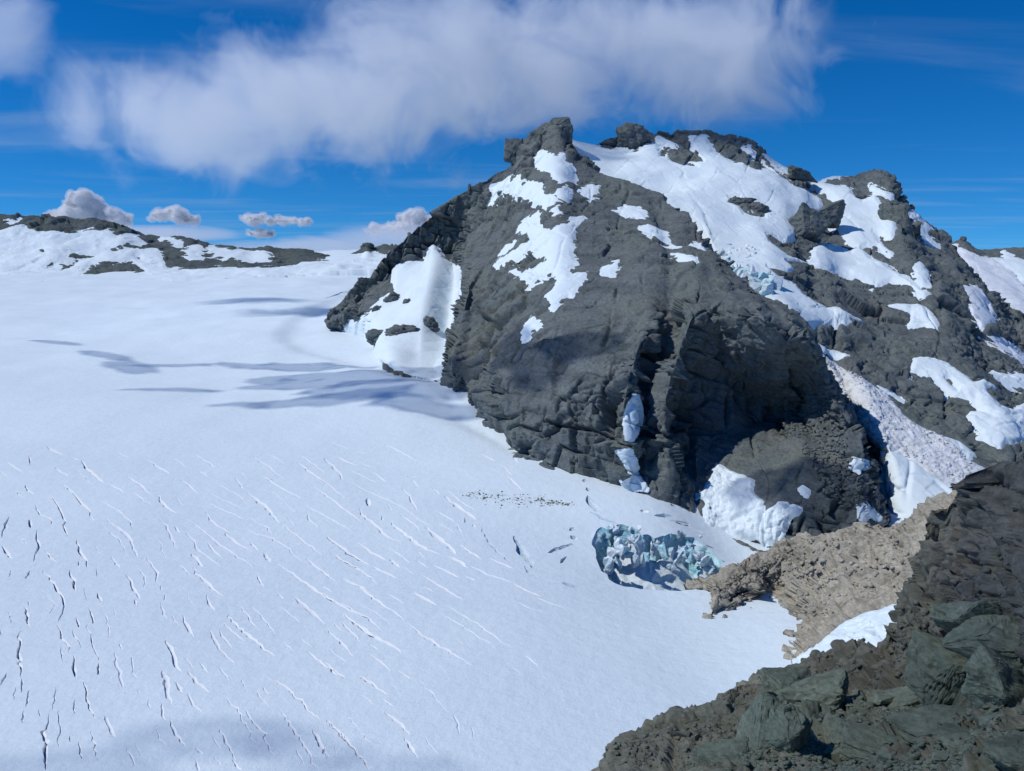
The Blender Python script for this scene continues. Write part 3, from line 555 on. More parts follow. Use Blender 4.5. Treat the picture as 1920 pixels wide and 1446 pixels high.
Z1 = lambda *f: zpts(580, 200, 3.442, f)
Z2 = lambda *f: zpts(1000, 200, 3.442, f)
Z3 = lambda *f: zpts(1420, 230, 3.362, f)
Z4 = lambda *f: zpts(800, 560, 3.442, f)
Z5 = lambda *f: zpts(1250, 560, 3.2865, f)
Z6 = lambda *f: zpts(1400, 600, 3.2865, f)
Z7 = lambda *f: zpts(1000, 860, 3.2865, f)
Z8 = lambda *f: zpts(1120, 860, 2.4, f)
G_PATCH = 'snow patches left on the dark dome'
A_SNOW = [
 dict(poly=Z1(1490,310,1530,310,1545,330,1600,350,1640,320,1630,370,1680,390,1710,485,1640,490,1620,500,1560,450,1500,420,1475,395,1500,370), label='ragged snow patch just below the summit tower', group=G_PATCH),
 dict(poly=Z1(1165,520,1220,490,1270,470,1290,500,1310,475,1320,500,1365,470,1380,490,1400,500,1390,535,1470,510,1520,550,1540,580,1590,600,1575,630,1540,640,1450,620,1380,590,1310,585,1270,560,1230,555,1225,590,1180,640,1160,635,1180,590), label='long jagged snow patch on the left shoulder of the dome', group=G_PATCH),
 dict(poly=Z1(1605,560,1640,540,1690,560,1690,580,1650,595,1620,585), label='small snow patch right of the long jagged shoulder patch', group=G_PATCH),
 dict(poly=Z1(1560,690,1575,670,1600,660,1622,678,1600,688), label='tiny pale snow spot above the big branching patch', group=G_PATCH),
 dict(poly=Z2(285,555,330,548,380,522,413,540,400,565,360,578,320,562), label='small oval snow patch under the edge of the upper snowfield', group=G_PATCH),
 dict(poly=Z1(1360,800,1390,760,1440,720,1475,695,1480,740,1510,750,1505,790,1560,825,1610,790,1690,750,1760,720,1755,750,1705,790,1690,860,1720,940,1690,960,1715,1020,1690,1030,1670,1060,1685,1110,1785,1090,1790,1100,1720,1180,1700,1230,1670,1210,1620,1260,1570,1300,1550,1270,1530,1220,1600,1170,1620,1110,1560,1060,1510,1075,1440,1130,1390,1140,1375,1100,1410,1060,1480,1020,1550,990,1500,950,1430,930,1350,970,1280,1030,1215,1025,1240,990,1340,930,1440,880,1415,830,1415,785), label='large branching snow patch on the middle of the dome', group=G_PATCH, holes=[Z1(1530,880,1550,878,1550,895,1535,895)]),
 dict(poly=Z1(1245,950,1260,920,1330,880,1320,910,1265,962), label='narrow slanting snow patch left of the branching patch', group=G_PATCH),
 dict(poly=Z1(1295,1070,1340,1055,1350,1075,1305,1098), label='little snow spot under the narrow slanting patch', group=G_PATCH),
 dict(poly=Z4(620,230,640,170,680,125,690,150,720,150,730,190,670,210,640,260), label='lone snow patch below the branching patch on the dome', group=G_PATCH),
 dict(poly=Z2(525,648,600,640,680,645,715,665,722,705,680,705,630,685,570,665), label='leaf shaped snow patch high on the right of the dome', group=G_PATCH),
 dict(poly=Z2(693,765,740,745,800,770,850,820,890,865,950,888,880,880,810,850,750,830,705,795,740,790), label='slanting snow patch below the leaf shaped one', group=G_PATCH),
 dict(poly=Z2(860,955,930,955,1010,975,1050,1005,1000,995,900,970), label='thin snow streak at the rim of the dark cliff', group=G_PATCH),
 dict(poly=Z2(1022,865,1080,868,1135,900,1100,895,1030,885), label='thin snow sliver beside the upper icefall', group=G_PATCH),
 dict(poly=Z2(437,1080,490,1050,545,1035,540,1050,500,1090,440,1092), label='small snow patch above the cracked yellowish ledges', group=G_PATCH),
 dict(poly=Z1(800,905,830,925,870,990,960,1030,1012,1050,1025,1150,1000,1280,960,1400,930,1600,880,1760,700,1740,400,1620,200,1450,260,1400,340,1380,420,1310,500,1240,550,1190,555,1060,640,1005,740,1000,770,935), label='white snow slope hanging between left spur and dome', cat='snow slope', name='snow_slope', rag=1.6, det=.12, h=2., cols=(0, 5),
      holes=[Z1(100,1390,200,1310,240,1310,250,1380,200,1395)]),
 dict(poly=Z4(1285,800,1292,745,1312,680,1340,635,1375,700,1365,760,1340,840,1300,905), label='upright snow patch caught in the cliff gully', group=G_PATCH, rag=1.5, h=.5, det=.3, inset=2),
 dict(poly=Z4(1260,990,1290,985,1330,1100,1345,1160,1370,1200,1420,1245,1280,1210,1270,1170,1330,1150,1300,1080), label='snow ribbon running down the foot of the gully', group=G_PATCH, rag=1.5, h=.3, det=.4, inset=2),
 dict(poly=Z5(230,1270,185,1240,230,1190,270,1110,300,1000,340,1010,410,1060,490,1085,540,1110,530,1180,600,1250,570,1300,560,1446,200,1446), label='dirty ice apron clinging to the foot of the cliff', name='ice_apron', cat='ice apron', rag=4., h=1.4, lumpy=.9, mat=M_SNOW),
 dict(poly=Z7(1420,500,1390,440,1430,330,1470,290,1510,255,1560,260,1560,300,1600,280,1645,300,1580,350,1540,440,1510,500), label='fluted snow fin on dark rock beside the ice apron', name='snow_fin', cat='snow fin', rag=3., h=1.1, lumpy=.5),
 dict(poly=Z5(820,1165,835,1153,868,1170,862,1186,828,1176), label='lone snow spot on the dark foot of the cliff', group=G_PATCH, rag=.6),
 dict(poly=Z5(1145,1000,1165,965,1230,985,1268,1010,1210,1020), label='small snow wedge beside the leaning slab', group=G_PATCH, rag=1.),
 dict(poly=Z5(1210,1330,1215,1255,1255,1255,1300,1290,1340,1340,1290,1335,1240,1345), label='perforated snow patch at the right foot of the cliff', group=G_PATCH, rag=2.5),
]
lowA, detA = rock_disp(A, (('Y', -9), ('X', 6)), [(40, 32, 44), (16, 12, 15), (6, 5, 5.)], [6., 3.6, 1.1], steep_k=(.26, 1.15), crack=2.1, wmin=.85, seed=3)
o, _, GA = build_slope(A, 'rock_dome', M_ROCK, lowA, detA, A_SNOW, 'huge dark rock dome with cracked cliffs rising from the glacier', 'mountain')

# ------------------------------------------------------------------ the back massif: upper snowfield, summits, slabs
B_COLS = [
 [(1062,262,1125),(1085,300,1060),(1110,345,985),(1150,400,890),(1200,460,800)],
 [(1110,272,1135),(1150,320,1050),(1200,358,970),(1245,410,890),(1280,465,820)],
 [(1145,264,1150),(1175,300,1090),(1235,352,990),(1285,408,890),(1310,470,815)],
 [(1180,236,1160),(1215,296,1085),(1275,360,975),(1315,420,865),(1335,490,780)],
 [(1225,247,1160),(1255,300,1085),(1305,370,955),(1335,435,845),(1350,490,760),(1370,540,710)],
 [(1290,244,1160),(1320,310,1060),(1360,380,940),(1390,450,825),(1405,520,710),(1420,580,650)],
 [(1345,248,1160),(1375,310,1060),(1410,380,940),(1440,450,825),(1460,530,705),(1485,590,635),(1510,650,600)],
 [(1410,270,1150),(1440,330,1045),(1468,400,925),(1490,470,815),(1512,540,715),(1535,605,645),(1550,665,598),(1580,765,560)],
 [(1445,296,1140),(1475,350,1035),(1500,420,915),(1520,490,805),(1540,560,710),(1562,630,635),(1575,690,590),(1605,780,540),(1640,880,500)],
 [(1480,318,1125),(1510,370,1022),(1535,440,905),(1555,500,805),(1575,560,715),(1595,630,640),(1615,700,580),(1640,770,530),(1675,860,475),(1700,985,435)],
 [(1522,348,1115),(1550,400,1005),(1580,470,885),(1610,540,775),(1640,610,685),(1660,680,615),(1685,745,560),(1725,815,512),(1770,885,470),(1800,975,435)],
 [(1560,338,1125),(1590,400,1005),(1618,470,885),(1650,540,780),(1680,610,690),(1705,680,620),(1730,740,568),(1770,810,518),(1815,880,475),(1840,960,440)],
 [(1600,334,1125),(1630,400,1000),(1660,470,885),(1690,540,785),(1720,610,695),(1750,680,625),(1780,740,575),(1820,810,525),(1860,880,480),(1880,950,445)],
 [(1655,321,1112),(1675,380,1010),(1700,450,900),(1735,520,800),(1770,590,712),(1805,660,642),(1842,730,582),(1882,800,530),(1912,860,490),(1942,940,450)],
 [(1684,362,1090),(1705,400,1035),(1725,450,960),(1765,510,870),(1800,570,785),(1838,640,700),(1875,710,630),(1915,780,570),(1965,850,520),(2000,930,470)],
 [(1727,406,1070),(1752,445,1010),(1790,500,920),(1825,560,830),(1860,620,750),(1900,690,670),(1945,760,600),(2000,830,545),(2050,900,495)],
 [(1785,450,1045),(1806,485,990),(1832,530,920),(1865,590,830),(1905,650,750),(1950,720,670),(2000,790,600),(2060,870,535)],
 [(1832,524,970),(1860,570,900),(1895,620,830),(1935,680,755),(1985,750,670),(2050,830,590)],
 [(1896,582,900),(1925,625,840),(1965,680,770),(2020,750,690),(2080,830,610)],
 [(1960,645,830),(2000,690,780),(2050,750,710),(2110,830,640)],
]
B = Slope(B_COLS, 640, 480, back=((10, 40, -14), (20, 200, -150)))
lowB, detB = rock_disp(B, (('Y', -29), ('X', -14)), [(44, 36, 22), (17, 13, 8), (6, 5, 3.2)], [6.5, 3.4, 1.1], steep_k=(.55, 1.15), crack=1.9, wmin=.85, seed=23)
M_SNOWF = snow_mat('upper_snow', (.755, .86, .905))
M_AVA = snow_mat('avalanche_snow', (.76, .80, .84), dirt=(.42, .66, .5, (.46, .475, .475)), bump=.9, s=.6)
M_SNOWD = snow_mat('stained_snow', (.79, .84, .89), dirt=(.5, .7, .5, (.55, .5, .45)))
B_SNOW = [
 dict(name='snowfield', cat='snowfield', over=True, label='wide tilted snowfield under the summit ridge, right of the dome', h=2., rag=1.8, det=.12,
  poly=Z2(255,160,330,230,400,265,520,280,660,292,740,255,790,250,810,270,820,320,850,320,860,300,880,345,920,365,1000,380,1060,388,1010,355,1095,352,1070,310,1040,260,1000,175,1050,172,1115,185,1130,225,1170,270,1150,285,1220,305,1260,330,1290,355,1350,360,1380,380,1430,400,1520,415,1600,460,1720,530) .tolist() and
   np.concatenate([Z2(255,160,330,230,400,265,520,280,660,292,740,255,790,250,810,270,820,320,850,320,860,300,880,345,920,365,1000,380,1060,388,1010,355,1095,352,1070,310,1040,260,1000,175,1050,172,1115,185,1130,225,1170,270,1150,285,1220,305,1260,330,1290,355,1350,360,1380,380,1430,400,1520,415,1600,460,1720,530),
   Z3(290,420,390,490,400,550,330,575,285,590,260,640,250,690,200,720,130,700,60,690,75,740,200,820,320,870,400,905,260,870,180,870,240,920,190,940,60,910,140,985,240,1020,290,1080,380,1130,440,1170,520,1165,560,1200,660,1250,640,1265,530,1235,430,1275,380,1255,270,1290,330,1350,420,1380,560,1430,600,1446),
   zpts(0,0,1,(1560,655,1545,665,1535,655,1500,640,1400,600,1330,540,1250,460,1150,400,1080,330,1060,262))]),
  holes=[Z2(1260,580,1330,585,1415,620,1420,640,1390,660,1420,660,1450,635,1500,660,1505,695,1430,690,1360,680,1330,640,1290,620)]),
 dict(name='snow_patch', label='bright snow wedge on the skyline right of the summit ridge', h=1.6, rag=1., over=True, poly=Z3(55,200,130,235,215,280,225,320,190,328,150,310,110,280,70,225)),
 dict(name='snow_patch', label='small snow oval in the rocks of the summit ridge', rag=1., poly=Z2(1365,270,1390,268,1415,300,1410,320,1380,305)),
 dict(name='snow_patch', label='thin snow sliver between two crags of the summit ridge', rag=1., poly=Z2(812,200,850,222,908,248,880,250,835,240)),
 dict(name='snowfield', cat='snowfield', over=True, label='steep snowfield between black block and right peak', h=2., rag=1.8, det=.12,
  poly=Z3(320,335,400,345,580,345,500,360,420,385,385,390,440,412,540,415,600,430,590,460,660,500,740,460,800,520,890,570,840,575,870,620,850,720,830,725,780,690,730,685,790,745,840,800,760,760,690,755,665,770,720,830,850,920,960,1000,1030,1050,1100,1075,1050,1105,985,1100,960,1075,1010,1070,920,1020,840,990,760,1015,640,950,560,920,470,905,390,880,355,840,370,770,480,740,600,790,625,765,540,690,480,630,505,540,505,500,430,450,345,410)),
 dict(label='narrow snow strip inside the right peak crag', rag=1., poly=Z3(720,405,780,425,850,460,835,470,770,445)),
 dict(label='slim snow strip along the right edge of the right peak', rag=1., over=True, poly=Z3(985,575,1040,620,1090,665,1070,690,1160,770,1130,785,1060,730,1010,640)),
 dict(label='bright snow tongue below the black chimney', rag=1., poly=Z3(980,920,1000,885,1030,865,1050,890,1065,950,1065,1010,1090,1040,1040,1030,1010,980)),
 dict(label='rounded snow patch with a blue lip on the slabs', rag=1.5, h=2., poly=Z3(840,1160,930,1165,1010,1160,1080,1200,1125,1260,1120,1300,1060,1285,1000,1280,965,1270,960,1220,920,1195)),
 dict(name='snow_patch', label='large hooked snow patch on the lower right slabs', h=2., rag=1.5, cat='snow patch',
  poly=Z6(1015,310,1030,250,1110,248,1240,285,1330,345,1400,390,1450,380,1545,435,1470,425,1480,460,1560,530,1640,555,1709,520,1760,520,1760,740,1709,735,1600,740,1570,770,1500,755,1420,720,1450,700,1400,670,1355,600,1380,565,1460,550,1420,510,1370,480,1280,470,1240,440,1150,370), holes=[Z6(1220,370,1250,375,1315,420,1300,430,1250,405)]),
 dict(label='snow strip at the right edge below the crags', rag=1.5, poly=Z6(1530,325,1600,335,1709,350,1760,360,1760,440,1640,400,1550,360)),
 dict(name='avalanche_fan', cat='avalanche', label='long lumpy fan of avalanche snow and grit below the gully', h=1.8, rag=2.5, lumpy=.9, mat=M_AVA,
  poly=Z6(440,190,500,200,545,240,590,300,720,380,860,470,950,590,1080,680,1240,740,1350,860,1430,900,1510,945,1480,1010,1400,1050,1300,1070,1230,1020,1110,950,1010,870,930,810,830,800,800,760,740,680,660,600,560,430,470,320,455,250)),
 dict(name='snow_basin', cat='snow basin', label='smooth white snow basin beneath the avalanche fan', h=2., rag=1.5,
  poly=Z6(820,810,930,805,1010,870,1110,950,1230,1020,1300,1070,1350,1100,1400,1200,1250,1330,1000,1400,800,1330,860,1240,920,1180,850,1080,800,970,840,945,815,880)),
 dict(label='lone white strip beside the avalanche fan', rag=1., poly=Z6(800,410,860,430,920,470,970,510,920,495,850,460)),
 dict(label='snow patch at the lower right rim of the fan', rag=1.2, poly=Z6(1230,735,1310,755,1400,820,1370,850,1280,790)),
 dict(label='thin stained snow gully on the right ridge', rag=1., mat=M_SNOWD, poly=Z3(1300,1065,1350,1050,1410,1110,1500,1245,1430,1290,1420,1325,1350,1230)),
 dict(label='grubby snow gully at the far right ridge foot', rag=1.2, mat=M_SNOWD, poly=Z3(1450,1345,1560,1370,1681,1446,1720,1500,1681,1520,1560,1446)),
]
o, _, GB = build_slope(B, 'summit_massif', M_ROCK, lowB, detB, B_SNOW, 'slabby dark summit ridge and right peak behind the dome', 'mountain')

# ------------------------------------------------------------------ the ridge at the far right
Cc = [[(1720,470,1750),(1760,520,1500),(1790,600,1250)],
 [(1778,456,1750),(1800,500,1560),(1830,560,1350),(1850,640,1150)],
 [(1806,447,1750),(1830,500,1560),(1870,570,1330),(1900,660,1100)],
 [(1832,462,1750),(1870,510,1550),(1910,580,1320),(1950,680,1080)],
 [(1880,464,1750),(1910,510,1570),(1960,590,1320),(2000,690,1080)],
 [(1920,462,1750),(1960,520,1550),(2010,600,1300),(2060,700,1060)],
 [(2010,470,1750),(2060,540,1500),(2120,640,1250),(2160,720,1060)]]
C = Slope(Cc, 170, 120, back=((0, 60, -20), (0, 200, -150)))
lowC, detC = rock_disp(C, (('Y', 20), ('X', 8)), [(40, 40, 18), (15, 15, 7)], [6, 3], seed=61)
C_SNOW = [dict(name='snow_slope', cat='snow slope', label='grit speckled snow slope at the right edge below far ridge', h=2., mat=M_SNOWD,
  poly=Z3(1235,770,1300,790,1360,820,1410,850,1480,855,1520,890,1600,940,1640,980,1681,1040,1760,1080,1760,1330,1681,1330,1600,1250,1480,1100,1380,1000,1300,880)),
 dict(label='white snow wedge under the far right crest', h=2., poly=Z3(1470,850,1560,855,1550,815,1600,830,1681,880,1760,900,1760,1080,1681,1020,1620,940))]
o, _, GC = build_slope(C, 'far_right_ridge', M_ROCK, lowC, detC, C_SNOW, 'low dark rocky ridge on the skyline at the right edge', 'mountain ridge')

# ------------------------------------------------------------------ the ridge beyond the glacier
Dsky = [(-120,408),(-60,400),(0,403),(48,405),(91,402),(131,409),(182,411),(222,417),(253,431),(301,443),(348,445),(396,457),(435,459),(467,467),(499,463),(530,467),(562,465),(594,472),(617,482),(635,490),(652,481),(673,469),(685,456),(697,463),(724,460),(744,464),(800,480)]
Dc = []
for x, y in Dsky:
    b = 520-max(0, (x-250))*.06
    Dc.append([(x, y, 2420-x*.05), (x+4, y*.65+b*.35, 2330), (x+4, y*.3+b*.7, 2200), (x, b, 2010), (x, b+14, 1850)])
D = Slope(Dc, 420, 110, back=((0, 80, -25), (0, 200, -150)))
lowD, detD = rock_disp(D, (('Y', 6), ('X', 10)), [(70, 70, 24), (26, 26, 9)], [9, 4.5], steep_k=(.6, 1.), seed=81)
ZD = lambda *f: zpts(0, 330, 2.526, f)
D_SNOW = [
 dict(name='snowfield', cat='snowfield', label='white snowfield spread over the far left ridge', h=2., rag=1.2,
  poly=ZD(-300,255,0,260,60,245,115,232,135,255,180,265,240,258,340,270,420,255,520,262,550,290,640,285,690,320,695,335,600,325,510,340,540,355,600,350,690,355,750,350,790,440,860,448,960,448,1040,432,1120,442,1200,442,1300,440,1400,425,1500,405,1600,408,1680,385,1740,358,1780,370,1840,375,1840,520,900,560,-300,560),
  holes=[ZD(385,470,430,410,500,400,620,398,660,430,690,460,600,478,480,480),ZD(210,430,250,410,320,415,340,395,265,370,320,358,360,370,470,368,440,385,380,400,330,440,290,450),ZD(170,335,200,328,215,340,190,346),ZD(185,355,205,350,222,368,205,372),ZD(30,285,45,280,52,290,36,293),ZD(640,378,665,375,672,400,650,398)]),
 dict(label='small snow patch near the left end of the far crest', rag=.8, poly=ZD(32,222,90,215,70,235,50,240)),
 dict(label='snow strip right of the tall part of the far ridge', rag=.8, poly=ZD(765,285,800,290,850,308,850,328,810,315,770,300)),
 dict(label='snow patch on the middle of the far ridge face', rag=1., poly=ZD(865,362,900,352,940,345,960,375,945,390,900,380)),
 dict(label='long flat snow band on the far ridge', rag=.8, poly=ZD(985,370,1000,345,1060,350,1140,362,1250,368,1278,380,1260,392,1160,395,1080,385)),
]
M_ROCKD = rock_mat('far_rock', (.055, .072, .078), (.135, .16, .16), (.105, .13, .115), (.10, .125, .10), 2.6)
o, _, GD = build_slope(D, 'far_ridge', M_ROCKD, lowD, detD, D_SNOW, 'long low dark ridge across the far side of the glacier', 'mountain ridge')

# ------------------------------------------------------------------ foreground ridge
M_BEIGE = rock_mat('beige_rock', (.22, .205, .165), (.52, .485, .40), (.42, .39, .315), (.30, .29, .24), .8, (R(20), R(14), 0))
M_DARK = rock_mat('dark_rock', (.09, .095, .075), (.22, .22, .18), (.17, .165, .145), (.145, .17, .12), .5, (R(10), R(-14), 0))
M_BROWN = rock_mat('brown_scree', (.165, .165, .12), (.31, .305, .23), (.17, .19, .135), (.13, .165, .12), .32, (R(5), R(4), 0), lich=.75)
M_GREEN = rock_mat('green_schist', (.125, .15, .105), (.28, .32, .235), (.20, .235, .17), (.34, .37, .28), .25, (R(6), R(8), 0), 2.)
E1c = [[(1296,1110,356),(1300,1113,354),(1304,1117,350)],
 [(1335,1078,356),(1334,1100,348),(1334,1132,340)],
 [(1365,1056,358),(1345,1100,338),(1330,1140,324),(1318,1172,317)],
 [(1440,1028,364),(1410,1080,344),(1390,1120,332),(1370,1162,322)],
 [(1500,1008,362),(1476,1060,352),(1457,1100,345),(1442,1130,340)],
 [(1560,993,346),(1535,1050,330),(1508,1110,320),(1494,1168,314)],
 [(1610,980,342),(1585,1050,320),(1545,1120,302),(1500,1190,291),(1478,1228,287)],
 [(1660,983,338),(1635,1050,312),(1595,1120,288),(1550,1175,272),(1495,1238,262)],
 [(1700,973,334),(1685,1040,306),(1655,1100,284),(1615,1155,268),(1550,1222,252)],
 [(1735,943,330),(1722,1000,304),(1705,1060,282),(1660,1135,260),(1600,1212,242)],
 [(1792,922,326),(1785,980,298),(1770,1060,272),(1730,1140,250),(1680,1220,232)],
 [(1840,905,322),(1840,980,294),(1830,1060,268),(1800,1140,244),(1750,1220,226)],
 [(1960,880,318),(1965,970,290),(1960,1060,262),(1945,1150,235),(1920,1240,212)],
 [(2180,850,312),(2190,950,282),(2190,1060,250),(2180,1150,225),(2160,1250,200)],
 [(2500,830,305),(2510,950,270),(2510,1060,240),(2500,1160,212),(2490,1270,186)]]
conform(E1c, range(0, 7))
E1 = Slope(E1c, 520, 250, foot=(0, -2, -20), back=((0, 6, -6), (0, 50, -60)))
l1, d1 = rock_disp(E1, (('Y', 24), ('X', 10)), [(15, 13, 7), (6., 5., 3.), (2.6, 2.6, 1.5)], [3.4, 2.2, 1.], low=(40, 2.5), steep_k=(.7, 1.), wmin=.4, seed=131)
S_STRIP = [dict(name='snow_strip', cat='snow patch', label='slanting snow strip wedged between beige and dark rock', h=.8, rag=.8, poly=Z8(860,930,905,885,920,870,1000,810,1080,735,1200,675,1295,655,1330,640,1400,700,1300,900,1000,960))]
o, _, GE1 = build_slope(E1, 'beige_ridge', M_BEIGE, l1, d1, S_STRIP, 'sunlit beige broken rock ridge running down to the glacier', 'rock ridge')
E2c = [[(1452,1264,80),(1456,1290,76),(1462,1335,70)],
 [(1500,1252,78),(1505,1280,74),(1512,1335,67)],
 [(1565,1230,76),(1568,1270,71),(1574,1345,63)],
 [(1628,1202,74),(1634,1250,69),(1644,1345,60)],
 [(1672,1162,72),(1685,1225,66),(1704,1345,57)],
 [(1708,1080,70),(1722,1170,64),(1744,1345,54)],
 [(1740,1004,68),(1762,1100,63),(1786,1250,56),(1792,1345,51)],
 [(1752,948,66),(1780,1040,61),(1806,1180,55),(1814,1335,49)],
 [(1780,922,65),(1804,1030,60),(1828,1180,54),(1836,1330,48)],
 [(1835,893,62),(1850,1000,57),(1865,1150,51),(1873,1320,45)],
 [(1878,858,58),(1895,980,53),(1905,1130,48),(1913,1300,42)],
 [(1930,856,54),(1945,980,49),(1955,1130,44),(1963,1290,38)],
 [(2020,846,49),(2040,980,45),(2060,1130,40),(2072,1280,33)],
 [(2200,838,45),(2230,980,40),(2260,1130,34),(2290,1270,28)],
 [(2480,830,40),(2520,980,35),(2560,1130,29),(2600,1270,24)]]
E2 = Slope(E2c, 480, 300, foot=(0, -2, -10), back=((1, 1.2, -4), (4, 20, -60)))
l2, d2 = rock_disp(E2, (('Y', 18), ('X', 14)), [(7.5, 6, 5.5), (2.8, 2.3, 1.9), (1.05, .9, .7)], [1.4, .75, .26], low=(20, 1.3), steep_k=(.75, 1.), wmin=.14, crack=1.3, seed=171)
o, _, GE2 = build_slope(E2, 'dark_crag', M_DARK, l2, d2, [], 'dark shaded rock crag climbing to the right edge', 'rock ridge')
E3c = [[(1095,1490,56),(1098,1510,54)],
 [(1128,1448,58),(1132,1470,56),(1136,1500,53)],
 [(1165,1393,60),(1170,1425,56),(1175,1500,50)],
 [(1215,1362,62),(1220,1405,57),(1225,1500,49)],
 [(1292,1318,65),(1302,1375,57),(1312,1500,46)],
 [(1345,1314,64),(1360,1375,56),(1370,1500,44)],
 [(1400,1284,68),(1418,1355,57),(1430,1500,42)],
 [(1450,1262,74),(1470,1335,58),(1490,1500,40)],
 [(1560,1296,67),(1570,1375,53),(1580,1500,37)],
 [(1680,1306,60),(1690,1385,46),(1700,1500,32)],
 [(1800,1296,53),(1810,1385,40),(1820,1500,28)],
 [(1900,1268,46),(1910,1375,35),(1920,1500,25)],
 [(2030,1230,40),(2050,1365,30),(2070,1500,22)],
 [(2260,1190,34),(2300,1350,26),(2340,1500,19)],
 [(2600,1150,29),(2660,1330,22),(2720,1500,16)]]
E3 = Slope(E3c, 560, 190, foot=None, back=((-1, 1, -2), (-6, 12, -45)))
l3, d3 = rock_disp(E3, (('Y', 10), ('X', 12)), [(5.5, 4.5, 2.4), (1.9, 1.6, .9), (.7, .7, .4)], [.9, .5, .2], low=(16, .7), steep_k=(.8, 1.), wmin=.12, seed=211)
o, _, GE3 = build_slope(E3, 'near_scree', M_BROWN, l3, d3, [], None, None); tag(o, 'brown and green stony ground at the lower right', kind='structure')

# stones: angular hulls, shared meshes
def hull_mesh(name, n, seed, mat, sub=0, amp=.05, bev=.0):
    rg = random.Random(seed); bm = bmesh.new()
    for i in range(n):
        p = Vector((rg.uniform(-1, 1), rg.uniform(-1, 1), rg.uniform(-1, 1)))
        m = max(abs(p.x), abs(p.y), abs(p.z)); p = p/m*rg.uniform(.8, 1)
        bm.verts.new(p)
    r = bmesh.ops.convex_hull(bm, input=bm.verts)
    bmesh.ops.delete(bm, geom=[v for v in bm.verts if not v.link_faces], context='VERTS')
    if bev: bmesh.ops.bevel(bm, geom=list(bm.edges), offset=bev, segments=1, affect='EDGES', profile=.5)
    if sub:
        bmesh.ops.triangulate(bm, faces=bm.faces)
        bmesh.ops.subdivide_edges(bm, edges=bm.edges, cuts=sub, use_grid_fill=True)
        P = np.array([v.co[:] for v in bm.verts])
        v, gap, til = cells(P*np.array([1.6, 1.6, 4.2])+seed, seed)
        d = amp*((v-.5)*1.2+til-.5*np.exp(-gap/.08))+fbm(P*3+seed, 4, seed)*amp*.5
        if sub > 8:
            bv, be, bt = bricks(P@rotm('X', 9).T, (.9, .7, .26), seed+7); d = d+amp*((bv-.5)*.6-.4*np.exp(-(be/.02)**2))
        for vv, a in zip(bm.verts, d): vv.co += vv.co.normalized()*float(a)
    me = bpy.data.meshes.new(name); bm.to_mesh(me); bm.free(); me.materials.append(mat); return me
def place(name, me, P, scale, q, label, cat, group=None):
    o = bpy.data.objects.new(name, me); COL.objects.link(o); o.location = P; o.rotation_mode = 'QUATERNION'; o.rotation_quaternion = q; o.scale = scale
    return tag(o, label, cat, group)
ORD = 'first second third fourth fifth sixth seventh eighth ninth tenth eleventh twelfth thirteenth fourteenth fifteenth sixteenth'.split()
def scatter(S, G, poly, n, size, meshes, label, group, seed, flat=.4, mins=0., rubble_label=None, n_rub=0, rub=.3):
    """n stones big enough to tell apart, each counted from the left in its strip of ground; the small ones between them are one mass"""
    rg = random.Random(seed); sd = poly_sd(S.px, S.py, np.array(poly, float)); sd[:, :S.k0+2] = -1
    ii = np.argwhere(sd > 2); got = []
    for k in range(n*6):
        if len(got) >= n: break
        i, j = ii[rg.randrange(len(ii))]
        if any((S.px[i, j]-g[0])**2+(S.py[i, j]-g[1])**2 < 24**2 for g in got): continue
        got.append((S.px[i, j], S.py[i, j], i, j))
    got.sort()
    for k, (x, y, i, j) in enumerate(got):
        P = Vector(G[i, j]); N = Vector(S.N[i, j])
        if N.z < 0: N = -N
        N = (N+Vector((0, 0, .6))).normalized()
        s = size*(rg.random()**2*1.2+.6)
        q = N.to_track_quat('Z', 'Y')@Quaternion((0, 0, 1), rg.uniform(0, 6.28))@Quaternion((1, 0, 0), rg.gauss(0, .18))
        place('stone', rg.choice(meshes), P+N*s*flat*.25, (s*rg.uniform(.7, 1.2), s*rg.uniform(.5, .9), s*flat*rg.uniform(.5, 1.1)), q, label % (ORD[k] if k < 16 else 'rightmost'), 'stone', group)
    if n_rub:
        dat = [(np.array([v.co[:] for v in m.vertices]), [tuple(p.vertices) for p in m.polygons]) for m in meshes]; V, Fc, nv = [], [], 0
        for k in range(n_rub):
            a, fs = dat[rg.randrange(len(dat))]; s = rub*(.4+1.2*rg.random()**2.5); i, j = ii[rg.randrange(len(ii))]
            N = Vector(S.N[i, j]); N = (N+Vector((0, 0, .6))).normalized(); q = np.array((N.to_track_quat('Z', 'Y')@Quaternion((0, 0, 1), rg.uniform(0, 6.28))).to_matrix())
            V.append((a*np.array([s*rg.uniform(.7, 1.3), s*rg.uniform(.5, .9), s*flat]))@q.T+G[i, j]+np.array(N)*s*flat*.2); Fc += [tuple(t+nv for t in f) for f in fs]; nv += len(a)
        tag(link('rubble', np.concatenate(V), np.array(Fc), meshes[0].materials[0], None, False), rubble_label, 'rubble', kind='stuff')
STN_G = [hull_mesh('stone', 13, 300+k, M_GREEN) for k in range(7)]
STN_D = [hull_mesh('stone', 13, 330+k, M_DARK) for k in range(5)]
STN_B = [hull_mesh('stone', 13, 360+k, M_BEIGE) for k in range(6)]
STN_N = [hull_mesh('stone', 13, 390+k, M_BROWN) for k in range(5)]
GSC = 'loose stones in the near scree'
scatter(E3, GE3, [(1400,1415),(1930,1415),(1930,1446),(1380,1446)], 16, .62, STN_G, '%s loose green stone from the left along the bottom edge', GSC, 1, .4, 0, 'countless small green stones of the near scree along the bottom', 1700, .2)
scatter(E3, GE3, [(1540,1365),(1930,1345),(1930,1412),(1500,1412)], 16, .7, STN_G, '%s loose green stone from the left in the middle of the scree', GSC, 2, .4, 0, 'small green stones filling the middle of the near scree', 1300, .22)
